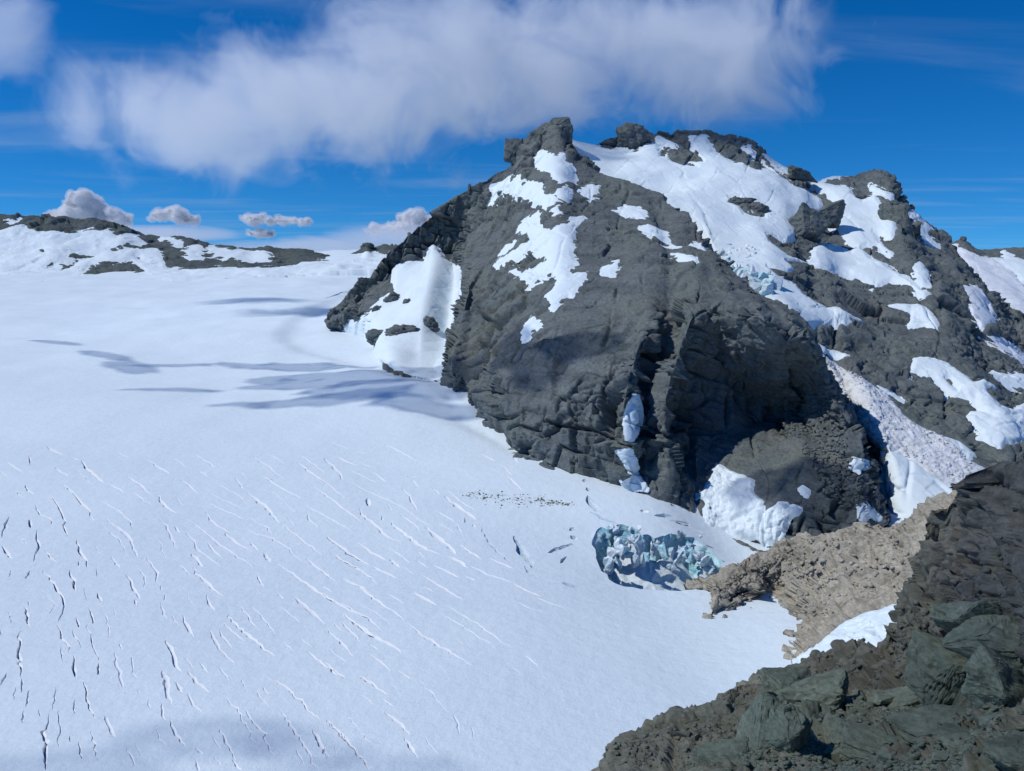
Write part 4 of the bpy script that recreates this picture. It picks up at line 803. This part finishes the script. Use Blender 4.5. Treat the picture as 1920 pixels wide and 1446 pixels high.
scatter(E3, GE3, [(1570,1325),(1900,1295),(1930,1340),(1540,1360)], 12, .8, STN_G, '%s loose green stone from the left where scree meets crag', GSC, 3, .4, 0, 'small green stones where the scree meets the crag', 700, .26)
scatter(E3, GE3, [(1150,1420),(1300,1330),(1400,1300),(1400,1446),(1140,1446)], 9, .5, STN_N, '%s brownish stone from the left on the bare brown shoulder', 'stones on the brown shoulder', 4, .5, 0, 'small brown stones on the bare brown shoulder', 900, .18)
scatter(E2, GE2, [(1700,1150),(1900,1000),(1920,1290),(1500,1300),(1500,1260)], 14, .8, STN_D, '%s dark block from the left lodged in the shaded crag', 'blocks lodged in the dark crag', 5, .7, 0, 'small dark blocks caught all over the shaded crag', 700, .3)
scatter(E1, GE1, [(1340,1085),(1470,1030),(1500,1090),(1420,1110),(1340,1150)], 14, 2.1, STN_B, '%s tan block from the left on the lower beige ridge', 'blocks strewn over the beige ridge', 6, .5, 0, 'small tan stones strewn over the tip of the beige ridge', 380, 1.1)
scatter(E1, GE1, [(1480,1030),(1600,990),(1720,960),(1690,1080),(1500,1180)], 16, 2.1, STN_B, '%s tan block from the left on the upper beige ridge', 'blocks strewn over the beige ridge', 7, .5, 0, 'small tan stones strewn over the upper beige ridge', 700, 1.0)

def surf_at(S, G, px, py):
    d = (S.px-px)**2+(S.py-py)**2; d[:, :S.k0] = 1e9; i, j = np.unravel_index(np.argmin(d), d.shape); return Vector(G[i, j])
# the big green slabs standing nearest
def slab(px, py, Y, dims, rot, label, seed, mat=M_GREEN, name='boulder', n=15):
    me = hull_mesh(name, n, seed, mat, 10, .08, .04)
    q = (Matrix.Rotation(R(rot[2]), 3, 'Z')@Matrix.Rotation(R(rot[1]), 3, 'Y')@Matrix.Rotation(R(rot[0]), 3, 'X')).to_quaternion()
    P = surf_at(E3, GE3, px, py) if py > 1300 or px < 1600 else surf_at(E2, GE2, px, py)
    k = 1.2*P.y/Y; dims = tuple(d*k for d in dims)
    return place(name, me, P+Vector((0, 0, dims[2]*.4)), dims, q, label, 'boulder')
slab(1478,1306,46,(1.7,1.5,.85),(12,10,20),'dark green cap boulder on top of the cracked green slabs',501)
slab(1530,1330,44,(2.3,1.6,.9),(10,-24,-10),'long green slab leaning down to the right of the cap boulder',502)
slab(1425,1395,38,(1.25,1.2,1.9),(24,6,25),'tall green slab left of the deep crack',503)
slab(1470,1400,36,(.9,1.2,1.7),(20,4,12),'narrow green slab right of the deep crack',504)
slab(1370,1425,37,(1.5,1.,.7),(14,-16,0),'low green slab at the foot of the tall slab',505)
slab(1700,1310,44,(2.4,1.6,.55),(-12,-22,-20),'pale green slanting slab in front of the crag',506)
slab(1800,1290,36,(1.6,1.6,1.5),(8,6,15),'blocky green boulder below the dark crag',507)
slab(1880,1250,33,(1.9,1.6,1.5),(6,-8,40),'big green boulder with ledges at the right edge',508)
slab(1900,1340,26,(1.3,1.3,1.2),(4,8,70),'squat green boulder low at the right edge',509)
slab(1760,1370,28,(1.7,1.1,.42),(-6,-8,10),'flat greenish plate lying in the scree',510)
slab(1815,1400,23,(.95,.6,.22),(-4,4,30),'thin pale plate among the scree stones',511)
slab(1640,1395,31,(1.6,1.,.5),(2,6,-20),'low dark boulder in the middle of the scree',512)
slab(1560,1395,33,(1.1,.9,.5),(0,-8,30),'knobbly green boulder beside the slabs',513)
slab(1860,1190,46,(2.2,1.6,1.6),(4,20,0),'square green boulder high on the crag foot',514)
slab(1905,1440,17,(.9,.8,.5),(0,0,15),'dark boulder in the bottom right corner',515)

# ------------------------------------------------------------------ rock outcrops standing in the snow
def lump(name, P, rad, seed, mat, label=None, cat=None, cell=.7, amp=.2, sub=5, parent=None, rot=0, group=None, squash=1.6):
    bm = bmesh.new(); bmesh.ops.create_icosphere(bm, subdivisions=sub, radius=1)
    V = np.array([v.co[:] for v in bm.verts])
    Q = V/cell*np.array([1, 1, squash])+seed*3.7
    v, e, til = bricks(Q, (1.2, 1, .8), seed, .25); v2, g2, t2 = cells(Q*2.2, seed+50)
    d = amp*((v-.5)*1.1+til*1.2-.35*np.exp(-(e/.06)**2))+amp*.3*((v2-.5)*1.3+t2)+fbm(V*1.3+seed, 3, seed)*.24
    V = V*(1+d)[:, None]*np.array(rad)
    V = V@rotm('Z', rot).T
    f = np.array([[q.index for q in fc.verts] for fc in bm.faces]); bm.free()
    o = link(name, V, f, mat, parent, smooth=False)
    o.location = P
    if label: tag(o, label, cat, group)
    return o

def on(S, G, px, py, rad, seed, label, mat=M_ROCK, rot=0, dz=0, **k):
    return lump('rock_outcrop', surf_at(S, G, px, py)+Vector((0, 0, dz)), rad, seed, mat, label, 'rock outcrop', rot=rot, **k)
on(A, GA, 710, 630, (18, 14, 12), 601, 'left and larger of the crags at the foot of the hanging snow')
on(A, GA, 757, 622, (20, 13, 9), 602, 'low crag between two others at the foot of the hanging snow')
on(A, GA, 805, 612, (12, 9, 11), 603, 'spiky crag close to the dome at the foot of the hanging snow')
on(A, GA, 738, 565, (12, 10, 12), 604, 'rounded rock knob in the hanging snow beside the spur')
on(A, GA, 764, 572, (7, 6, 8), 605, 'small upright rock in the hanging snow')
on(A, GA, 708, 583, (7, 6, 6), 606, 'small dark rock at the lower edge of the spur')
on(A, GA, 882, 356, (3, 3, 7), 607, 'tiny dark pinnacle on the left skyline of the dome')
on(B, GB, 1185, 258, (22, 16, 20), 608, 'rounded summit tower right of the snow saddle')
on(B, GB, 1145, 268, (14, 9, 7), 609, 'low crag left of the rounded summit tower')
on(B, GB, 1390, 380, (18, 10, 7), 610, 'left of two rock islands in the upper snowfield', rot=-15)
on(B, GB, 1424, 390, (12, 8, 7), 611, 'right of two rock islands in the upper snowfield')
on(B, GB, 1612, 372, (8, 6, 4), 612, 'small flat rock in the snow left of the right peak')
on(A, GA, 888, 768, (6, 4, 3.5), 613, 'small flat boulder on the snow at the foot of the dome')
on(D, GD, 690, 462, (16, 10, 10), 614, 'little pointed crag on the far ridge skyline', M_ROCKD)
on(C, GC, 1806, 450, (7, 6, 9), 615, 'tiny dark spike on the far right skyline')

# black overhanging block in the upper snowfield and the dark-sided fin of the right peak
def crag(name, P, dims, rot, seed, label, cat, n=12):
    me = hull_mesh(name, n, seed, M_ROCK, 9, .1, .03)
    q = (Matrix.Rotation(R(rot[2]), 3, 'Z')@Matrix.Rotation(R(rot[1]), 3, 'Y')@Matrix.Rotation(R(rot[0]), 3, 'X')).to_quaternion()
    return place(name, me, P, dims, q, label, cat)
crag('summit_tower', at(1040,250,1062), (30, 20, 20), (6, -4, 12), 625, 'grey blocky tower forming the left summit of the dome', 'rock tower')
crag('summit_tower', at(968,288,1062), (16, 14, 20), (0, 8, 30), 626, 'dark step of rock left of the blocky summit tower', 'rock tower')
crag('rock_block', at(1520,432,905), (24, 20, 27), (-14, 8, 20), 621, 'black overhanging rock block jutting from the upper snowfield', 'rock block')
crag('rock_block', at(1556,398,945), (17, 16, 17), (-10, 14, 35), 622, 'pale topped rock spur above the black overhanging block', 'rock block')
crag('rock_fin', at(1690,440,965), (18, 22, 44), (-12, -6, 20), 623, 'tall rock fin with a black shaded side on the right peak', 'rock fin')
crag('rock_fin', at(1500,336,1090), (24, 18, 13), (0, 24, 10), 624, 'blunt crag at the right end of the summit ridge', 'rock fin')

# ------------------------------------------------------------------ the ice pit near the shore
pit = empty('ice_pit', Vector(pit_w.mean(0))); tag(pit, 'blue ice pit with broken seracs in the glacier near the ridge', 'ice pit')
pc = pit_w.mean(0); n_a, n_r = 300, 46
tt = np.concatenate([[0], np.cumsum(np.linalg.norm(np.diff(np.vstack([pit_w, pit_w[:1]]), axis=0), axis=1))])
rim = np.stack([np.interp(np.linspace(0, tt[-1], n_a, endpoint=False), tt, np.append(pit_w[:, k], pit_w[0, k])) for k in range(3)], 1)
rim[:, 2] = gl(rim[:, 0], rim[:, 1])+.05
ring = []
for k in range(n_r):
    s = k/(n_r-1)
    sh = .30*s**1.3; dep = 17*s**.85
    ring.append(np.column_stack([rim[:, :2]*(1-sh)+pc[:2]*sh, rim[:, 2]-dep]))
Wd = np.array(ring)                                    # n_r x n_a x 3
Q = Wd.reshape(-1, 3); out = Q[:, :2]-pc[:2]; out /= np.linalg.norm(out, axis=1, keepdims=True)
v, g, ti = cells(Q/np.array([9, 9, 14.]), 5); v2, g2, ti2 = cells(Q/np.array([3.2, 3.2, 2.2]), 6)
am = np.repeat(sstep(0, 6, np.arange(n_r)), n_a)
Q[:, :2] -= out*(((v-.5)*4.5+ti*4+(v2-.5)*1.3+fbm(Q/6., 4, 8)*1.2)*am)[:, None]
f = []
for k in range(n_r-1):
    a = np.arange(n_a); b = (a+1) % n_a; f.append(np.stack([k*n_a+a, k*n_a+b, (k+1)*n_a+b, (k+1)*n_a+a], 1))
w_o = link('ice_wall', Q-pc, np.concatenate(f), M_ICE, pit)
fl = np.array(ring[-3]); Rf = [fl*(1-s)+np.array([*pc[:2], fl[:, 2].mean()+3])*s for s in np.linspace(0, .97, 24)]
Fq = np.array(Rf).reshape(-1, 3); Fq[:, 2] += fbm(Fq/9., 4, 31)*1.6+np.clip((Fq[:, 1]-pc[1])/10, -1, 2)*2.5
f = []
for k in range(23):
    a = np.arange(n_a); b = (a+1) % n_a; f.append(np.stack([k*n_a+a, k*n_a+b, (k+1)*n_a+b, (k+1)*n_a+a], 1))
link('snow_floor', Fq-pc, np.concatenate(f), M_SNOW, pit)
rg = random.Random(77)
IB = [hull_mesh('ice_block', 11, 740+k, (M_ICE, M_ICEW, M_SNOW, M_ICEW)[k % 4], 3, .12, .04) for k in range(12)]
for (px, py, Y, n, sx, sy, sz) in [(1165,1014,392,6,22,8,5.),(1180,1030,383,14,24,18,5.),(1200,1052,377,8,14,14,3.4),(1140,1066,371,9,16,14,5.),(1232,1028,388,8,22,9,4.5),(1285,1036,385,12,26,14,5.),(1318,1056,380,11,26,14,4.2),(1265,1066,375,6,14,8,2.4),(1160,990,400,7,34,5,2.6),(1270,1003,399,6,40,5,2.2),(1345,1062,384,6,10,10,2.6)]:
    for k in range(n):
        P = at(px+rg.gauss(0, sx*.5), py+rg.gauss(0, sy*.5), Y+rg.gauss(0, 3))-Vector(pc); s_ = sz*rg.uniform(.35, 1.)
        o = bpy.data.objects.new('ice_block', rg.choice(IB)); COL.objects.link(o); o.parent = pit; o.location = P; o.scale = (s_*rg.uniform(.6, 1), s_*rg.uniform(.5, .9), s_*rg.uniform(.8, 1.6)); o.rotation_euler = (rg.gauss(0, .3), rg.gauss(0, .3), rg.uniform(0, 6))

# ------------------------------------------------------------------ icefalls of broken blocks
def icefall(name, label, S, G, poly, n, size, mats, seed):
    rg = random.Random(seed); sd = poly_sd(S.px, S.py, poly); ii = np.argwhere(sd > 1)
    P0 = Vector(G[tuple(ii[len(ii)//2])]); root = empty(name, P0); tag(root, label, 'icefall')
    ms = [hull_mesh('ice_block', 12, seed*10+k, mats[k % len(mats)]) for k in range(8)]
    for k in range(n):
        i, j = ii[rg.randrange(len(ii))]; s = size*(.5+rg.random())
        o = bpy.data.objects.new('ice_block', rg.choice(ms)); COL.objects.link(o); o.parent = root
        o.location = Vector(G[i, j])-P0+Vector((0, 0, s*.5)); o.scale = (s*rg.uniform(.6, 1), s*rg.uniform(.6, 1), s*rg.uniform(.7, 1.5)); o.rotation_euler = (rg.gauss(0, .25), rg.gauss(0, .25), rg.uniform(0, 6))
    return root
icefall('icefall', 'pale blue icefall spilling over the rim of the dome', B, GB, Z2(1110,1000,1200,985,1260,1040,1300,1060,1400,1090,1480,1100,1570,1160,1550,1230,1440,1230,1330,1180,1250,1140,1150,1090), 150, 5.6, [M_ICEW, M_ICEW, M_SNOW, M_ICE], 81)
icefall('icefall', 'greyish field of small ice blocks above the blue icefall', B, GB, Z2(1200,930,1280,880,1360,880,1440,930,1480,960,1400,1000,1330,1030,1270,1010), 110, 2.6, [M_SNOW, M_SNOWD], 82)

# loose lumps of the avalanche and grit on the glacier
def rubble(name, label, pts, size, mat, seed):
    rg = random.Random(seed); V, Fc = [], []
    base = [hull_mesh('tmp', 9, seed+k, mat) for k in range(5)]
    data = [(np.array([v.co[:] for v in m.vertices]), [tuple(p.vertices) for p in m.polygons]) for m in base]
    for m in base: bpy.data.meshes.remove(m)
    nv = 0
    for P in pts:
        a, fs = data[rg.randrange(5)]; s = size*(.35+1.3*rg.random()**3)
        V.append(a@rotm('Z', rg.uniform(0, 360)).T*s*np.array([1, 1, .7])+np.array(P)); Fc += [tuple(i+nv for i in q) for q in fs]; nv += len(a)
    o = link(name, np.concatenate(V), np.array(Fc, dtype=object) if len({len(q) for q in Fc}) > 1 else np.array(Fc), mat, None, False); tag(o, label, 'debris', kind='stuff'); return o
sd = poly_sd(B.px, B.py, Z6(470,220,590,310,720,390,860,480,950,600,1080,690,1240,750,1400,900,1420,980,1300,1050,1110,940,930,800,800,740,660,590,560,430)); ii = np.argwhere(sd > 0)
rg = random.Random(5)
rubble('avalanche_debris', 'lumps of ice and grit strewn over the avalanche fan', [GB[tuple(ii[rg.randrange(len(ii))])]+B.N[0, 0]*0+np.array([0, 0, 3.]) for _ in range(2600)], .85, M_AVA, 91)
sd = poly_sd(A.px, A.py, Z5(640,760,800,690,900,640,1040,560,1080,640,1100,780,1120,900,1130,1000,1200,1100,1350,1280,1300,1330,1000,1200,880,1000,840,860,700,840)); sd[:, :A.k0] = -1; ii = np.argwhere(sd > 0)
rubble('talus', 'grey talus stones lying on the ramp under the black wall', [GA[tuple(ii[rg.randrange(len(ii))])]+np.array([0, 0, .3]) for _ in range(1500)], 1.25, M_ROCK, 95)
gp = []
for _ in range(420):
    t = rg.random(); gp.append((870+t*200+rg.gauss(0, 6), 928+t*17+rg.gauss(0, 1)*(5*math.sin(math.pi*min(1, t+.1))+1.5)))
gw = ground_poly(np.array(gp)); gw[:, 2] = gl(gw[:, 0], gw[:, 1])
rubble('rock_debris', 'thin brown scatter of rock grit on the glacier', gw, .5, M_BROWN, 92)

# ------------------------------------------------------------------ clouds
def vol(name, c, s, ell, dens, scale, label, det=6, k_noise=3.2, k_mask=1.6, stretch=(1, 1, 1), dist=.8, rough=.62, step=1.):
    bm = bmesh.new(); bmesh.ops.create_cube(bm, size=2); me = bpy.data.meshes.new(name); bm.to_mesh(me); bm.free()
    o = bpy.data.objects.new(name, me); COL.objects.link(o); o.location = c; o.scale = s
    t = NT(name); t.t.nodes.remove(t.b); pv = t.n('ShaderNodeVolumePrincipled'); t.l(pv.outputs[0], t.out.inputs['Volume'])
    pv.inputs['Color'].default_value = (.955, .972, .995, 1); pv.inputs['Anisotropy'].default_value = 0.; t.m.cycles.volume_step_rate = step
    nz = t.noise(scale, det, rough, t.mapping(stretch), dist)
    acc = None
    for (px, py, Y, rx, ry, rz) in ell:
        mp = t.n('ShaderNodeVectorMath'); mp.operation = 'SUBTRACT'; t.l(t.pos, mp.inputs[0]); mp.inputs[1].default_value = at(px, py, Y)
        dv = t.n('ShaderNodeVectorMath'); dv.operation = 'DIVIDE'; t.l(mp.outputs[0], dv.inputs[0]); dv.inputs[1].default_value = (rx, ry, rz)
        ln = t.n('ShaderNodeVectorMath'); ln.operation = 'LENGTH'; t.l(dv.outputs[0], ln.inputs[0])
        v = t.math('SUBTRACT', 1., ln.outputs['Value']); acc = v if acc is None else t.math('MAXIMUM', acc, v)
    a = t.math('MULTIPLY', t.math('SUBTRACT', nz, .5), k_noise)
    den = t.math('MULTIPLY', t.math('ADD', t.math('MULTIPLY', acc, k_mask), a, clamp=True), dens)
    t.l(den, pv.inputs['Density']); me.materials.append(t.m)
    return tag(o, label, 'cloud')
vol('cloud', at(850,120,1180), (680,150,250), [(370,215,1180,175,110,90),(600,190,1180,230,130,105),(850,120,1180,230,130,115),(1060,100,1180,170,110,110),(1310,100,1180,180,100,110)], .015, .0085, 'big torn white cloud hanging over the summit', det=7, k_noise=5.4, k_mask=1.55, rough=.68, step=.9)
vol('cloud', at(10,70,1300), (90,60,95), [(5,70,1300,85,60,80)], .012, .011, 'torn cloud scrap in the top left corner')
# low country out to the horizon, added pale to bounce light into the clouds
def bounce_valley():
    t = NT('bounce_valley'); c = t.mix(t.ramp(t.noise(.0004, 6, .6), .4, .6), (.44, .52, .57), (.62, .67, .72)); m = t.done(c, .9)
    a = np.linspace(0, 2*math.pi, 64, endpoint=False); V = [(0, 0, -900)]
    for r, z in ((3200, -900), (12000, -900), (60000, -1050)): V += [(r*math.cos(q), r*math.sin(q), z) for q in a]
    Fc = [(0, 1+i, 1+(i+1) % 64) for i in range(64)]
    for k in range(2): Fc += [(1+64*k+i, 65+64*k+i, 65+64*k+(i+1) % 64, 1+64*k+(i+1) % 64) for i in range(64)]
    tag(link('bounce_valley_floor', V, np.array(Fc, dtype=object), m), 'pale low country far beyond the ridges, added to light the clouds from below', kind='structure')
bounce_valley()
# heaped clouds far beyond the glacier: fused puffs
CY = 9000
def _cum():
    t = NT('cumulus'); pv = t.n('ShaderNodeVolumePrincipled'); t.t.nodes.remove(t.b); t.l(pv.outputs[0], t.out.inputs['Volume'])
    pv.inputs['Color'].default_value = (.985, .99, .998, 1); pv.inputs['Density'].default_value = .009; return t.m
M_CUM = _cum()
def _core():
    t = NT('cloud_core'); df = t.n('ShaderNodeBsdfDiffuse'); tl = t.n('ShaderNodeBsdfTranslucent'); m = t.n('ShaderNodeMixShader'); m.inputs[0].default_value = .55
    for n in (df, tl): n.inputs[0].default_value = (.96, .965, .975, 1)
    t.l(df.outputs[0], m.inputs[1]); t.l(tl.outputs[0], m.inputs[2]); t.t.nodes.remove(t.b); t.l(m.outputs[0], t.out.inputs[0]); return t.m
M_CORE = _core()
def cumulus(label, heads, seed):
    """heads: (px, py, half width px, half height px); small puffs are heaped inside each head"""
    rg = random.Random(seed); k = CY/F; bm = bmesh.new()
    for px, py, a, b in heads:
        for i in range(int(16+a*.8)):
            an = rg.uniform(0, 6.28); r = rg.random()**.6
            x = px+math.cos(an)*a*r*.8; y = py-abs(math.sin(an))*b*r*.85+ (b*.25 if i % 3 == 0 else 0)
            s = (b*.30+4)*rg.uniform(.6, 1.2)*(1.15-.5*r)*k
            P = at(x, y, CY+rg.uniform(-1, 1)*a*k*.5)
            bmesh.ops.create_icosphere(bm, subdivisions=2, radius=s, matrix=Matrix.Translation(P)@Matrix.Diagonal((1.25, 1.1, .85, 1)))
    me = bpy.data.meshes.new('tmp'); bm.to_mesh(me); bm.free(); o = bpy.data.objects.new('tmp', me); COL.objects.link(o)
    md = o.modifiers.new('r', 'REMESH'); md.mode = 'VOXEL'; md.voxel_size = 13
    ev = o.evaluated_get(bpy.context.evaluated_depsgraph_get()); m2 = bpy.data.meshes.new_from_object(ev); bpy.data.objects.remove(o)
    V = np.empty(len(m2.vertices)*3); m2.vertices.foreach_get('co', V); V = V.reshape(-1, 3); Nn = np.empty_like(V).ravel(); m2.vertices.foreach_get('normal', Nn); Nn = Nn.reshape(-1, 3)
    V = V+Nn*((np.abs(fbm(V/150., 4, seed, .55))*48-14+np.abs(fbm(V/45., 3, seed+3, .6))*9))[:, None]
    m2.vertices.foreach_set('co', V.ravel()); m2.materials.clear(); m2.materials.append(M_CUM); m2.polygons.foreach_set('use_smooth', np.ones(len(m2.polygons), bool)); m2.update()
    
    core = m2.copy(); core.vertices.foreach_set('co', (V-Nn*34).ravel()); core.materials.clear(); core.materials.append(M_CORE); core.update(); core.name = 'cloud_core'
    m2.name = 'cumulus_cloud'; c = bpy.data.objects.new('cumulus_cloud', m2); COL.objects.link(c); co = bpy.data.objects.new('cloud_core', core); COL.objects.link(co); co.parent = c; return tag(c, label, 'cloud')
cumulus('tall white heaped cloud behind the far left ridge', [(155,398,52,42),(115,418,40,24),(205,415,55,26)], 1)
cumulus('smaller heaped cloud right of the tall one', [(320,405,42,20),(352,415,26,14)], 2)
cumulus('low flat cloud above the middle of the far ridge', [(475,412,32,12),(525,416,50,10),(570,417,20,9)], 3)
cumulus('little cloud just below the low flat one', [(488,440,36,10)], 4)
cumulus('pale heaped cloud left of the dome', [(715,434,40,12),(780,412,40,22),(760,430,40,16)], 5)
vol('cloud_bank', at(560,462,8200), (2600,300,230), [(240,440,8200,1500,280,120),(560,470,8200,1700,280,150),(760,450,8200,900,280,190)], .0045, .0016, 'soft grey cloud bank lying low behind the far ridge', k_noise=2.6, k_mask=1.6, stretch=(.5, 1, 2), det=4)

# clouds drifting overhead and to the left, out of the picture: they shade parts of the ground
def thin_cloud_mat(name, opac):
    t = NT(name); tr = t.n('ShaderNodeBsdfTransparent'); df = t.n('ShaderNodeBsdfDiffuse'); df.inputs[0].default_value = (.9, .92, .95, 1)
    m = t.n('ShaderNodeMixShader'); m.inputs[0].default_value = opac; t.l(tr.outputs[0], m.inputs[1]); t.l(df.outputs[0], m.inputs[2]); t.t.nodes.remove(t.b); t.l(m.outputs[0], t.out.inputs[0]); return t.m
def shade_cloud(label, puffs, dist, opac, seed):
    """puffs: (ground point, half length, half width, heading in degrees)"""
    V, Fc, nv = [], [], 0
    bm = bmesh.new(); bmesh.ops.create_icosphere(bm, subdivisions=4, radius=1); S0 = np.array([v.co[:] for v in bm.verts]); F0 = np.array([[q.index for q in f.verts] for f in bm.faces]); bm.free()
    for i, (P, a, b, hd) in enumerate(puffs):
        d = 1+.38*fbm(S0*np.array([3.2, 1.1, 1.])*1.3+seed+i*5, 4, seed+i, .62)
        v = S0*d[:, None]*np.array([a, b, min(a, b)*.5])@rotm('Z', hd).T+np.array(P+SUN*dist)
        V.append(v); Fc.append(F0+nv); nv += len(v)
    o = link('overhead_cloud', np.concatenate(V), np.concatenate(Fc), thin_cloud_mat('thin_cloud', opac)); return tag(o, label, 'cloud')
def gpt(px, py): return Vector(ground_poly(np.array([[px, py]], float))[0])
shade_cloud('thick cloud overhead shading the near crag', [(Vector((52, 62, -50)), 62, 66, 0), (Vector((70, 20, -20)), 60, 50, 20), (Vector((20, 40, -40)), 30, 22, 40)], 600, .1, 11)
shade_cloud('torn cloud overhead shading the glacier beside the dome', [(gpt(660,705), 95, 34, -8), (gpt(560,690), 70, 18, -14), (gpt(740,725), 80, 26, -6), (gpt(620,750), 80, 14, 4), (gpt(250,690), 34, 16, -40), (gpt(200,668), 55, 10, -36), (gpt(330,685), 40, 7, 6), (gpt(330,731), 45, 6, 3), (gpt(100,642), 40, 8, -20), (gpt(800,760), 60, 16, -20)], 900, .26, 12)
shade_cloud('thin cloud overhead shading the lower glacier', [(gpt(420,1380), 26, 9, 8), (gpt(560,1405), 20, 6, -6), (gpt(120,1440), 28, 8, 4), (gpt(700,1440), 26, 5, 6)], 800, .1, 13)
shade_cloud('ragged cloud overhead shading the dome cliff', [(at(1020,680,545), 32, 26, 10), (at(1080,640,540), 36, 16, -20), (at(950,650,590), 26, 24, 60), (at(1540,930,430), 30, 20, 30), (at(1420,900,445), 30, 12, 10)], 900, .3, 14)
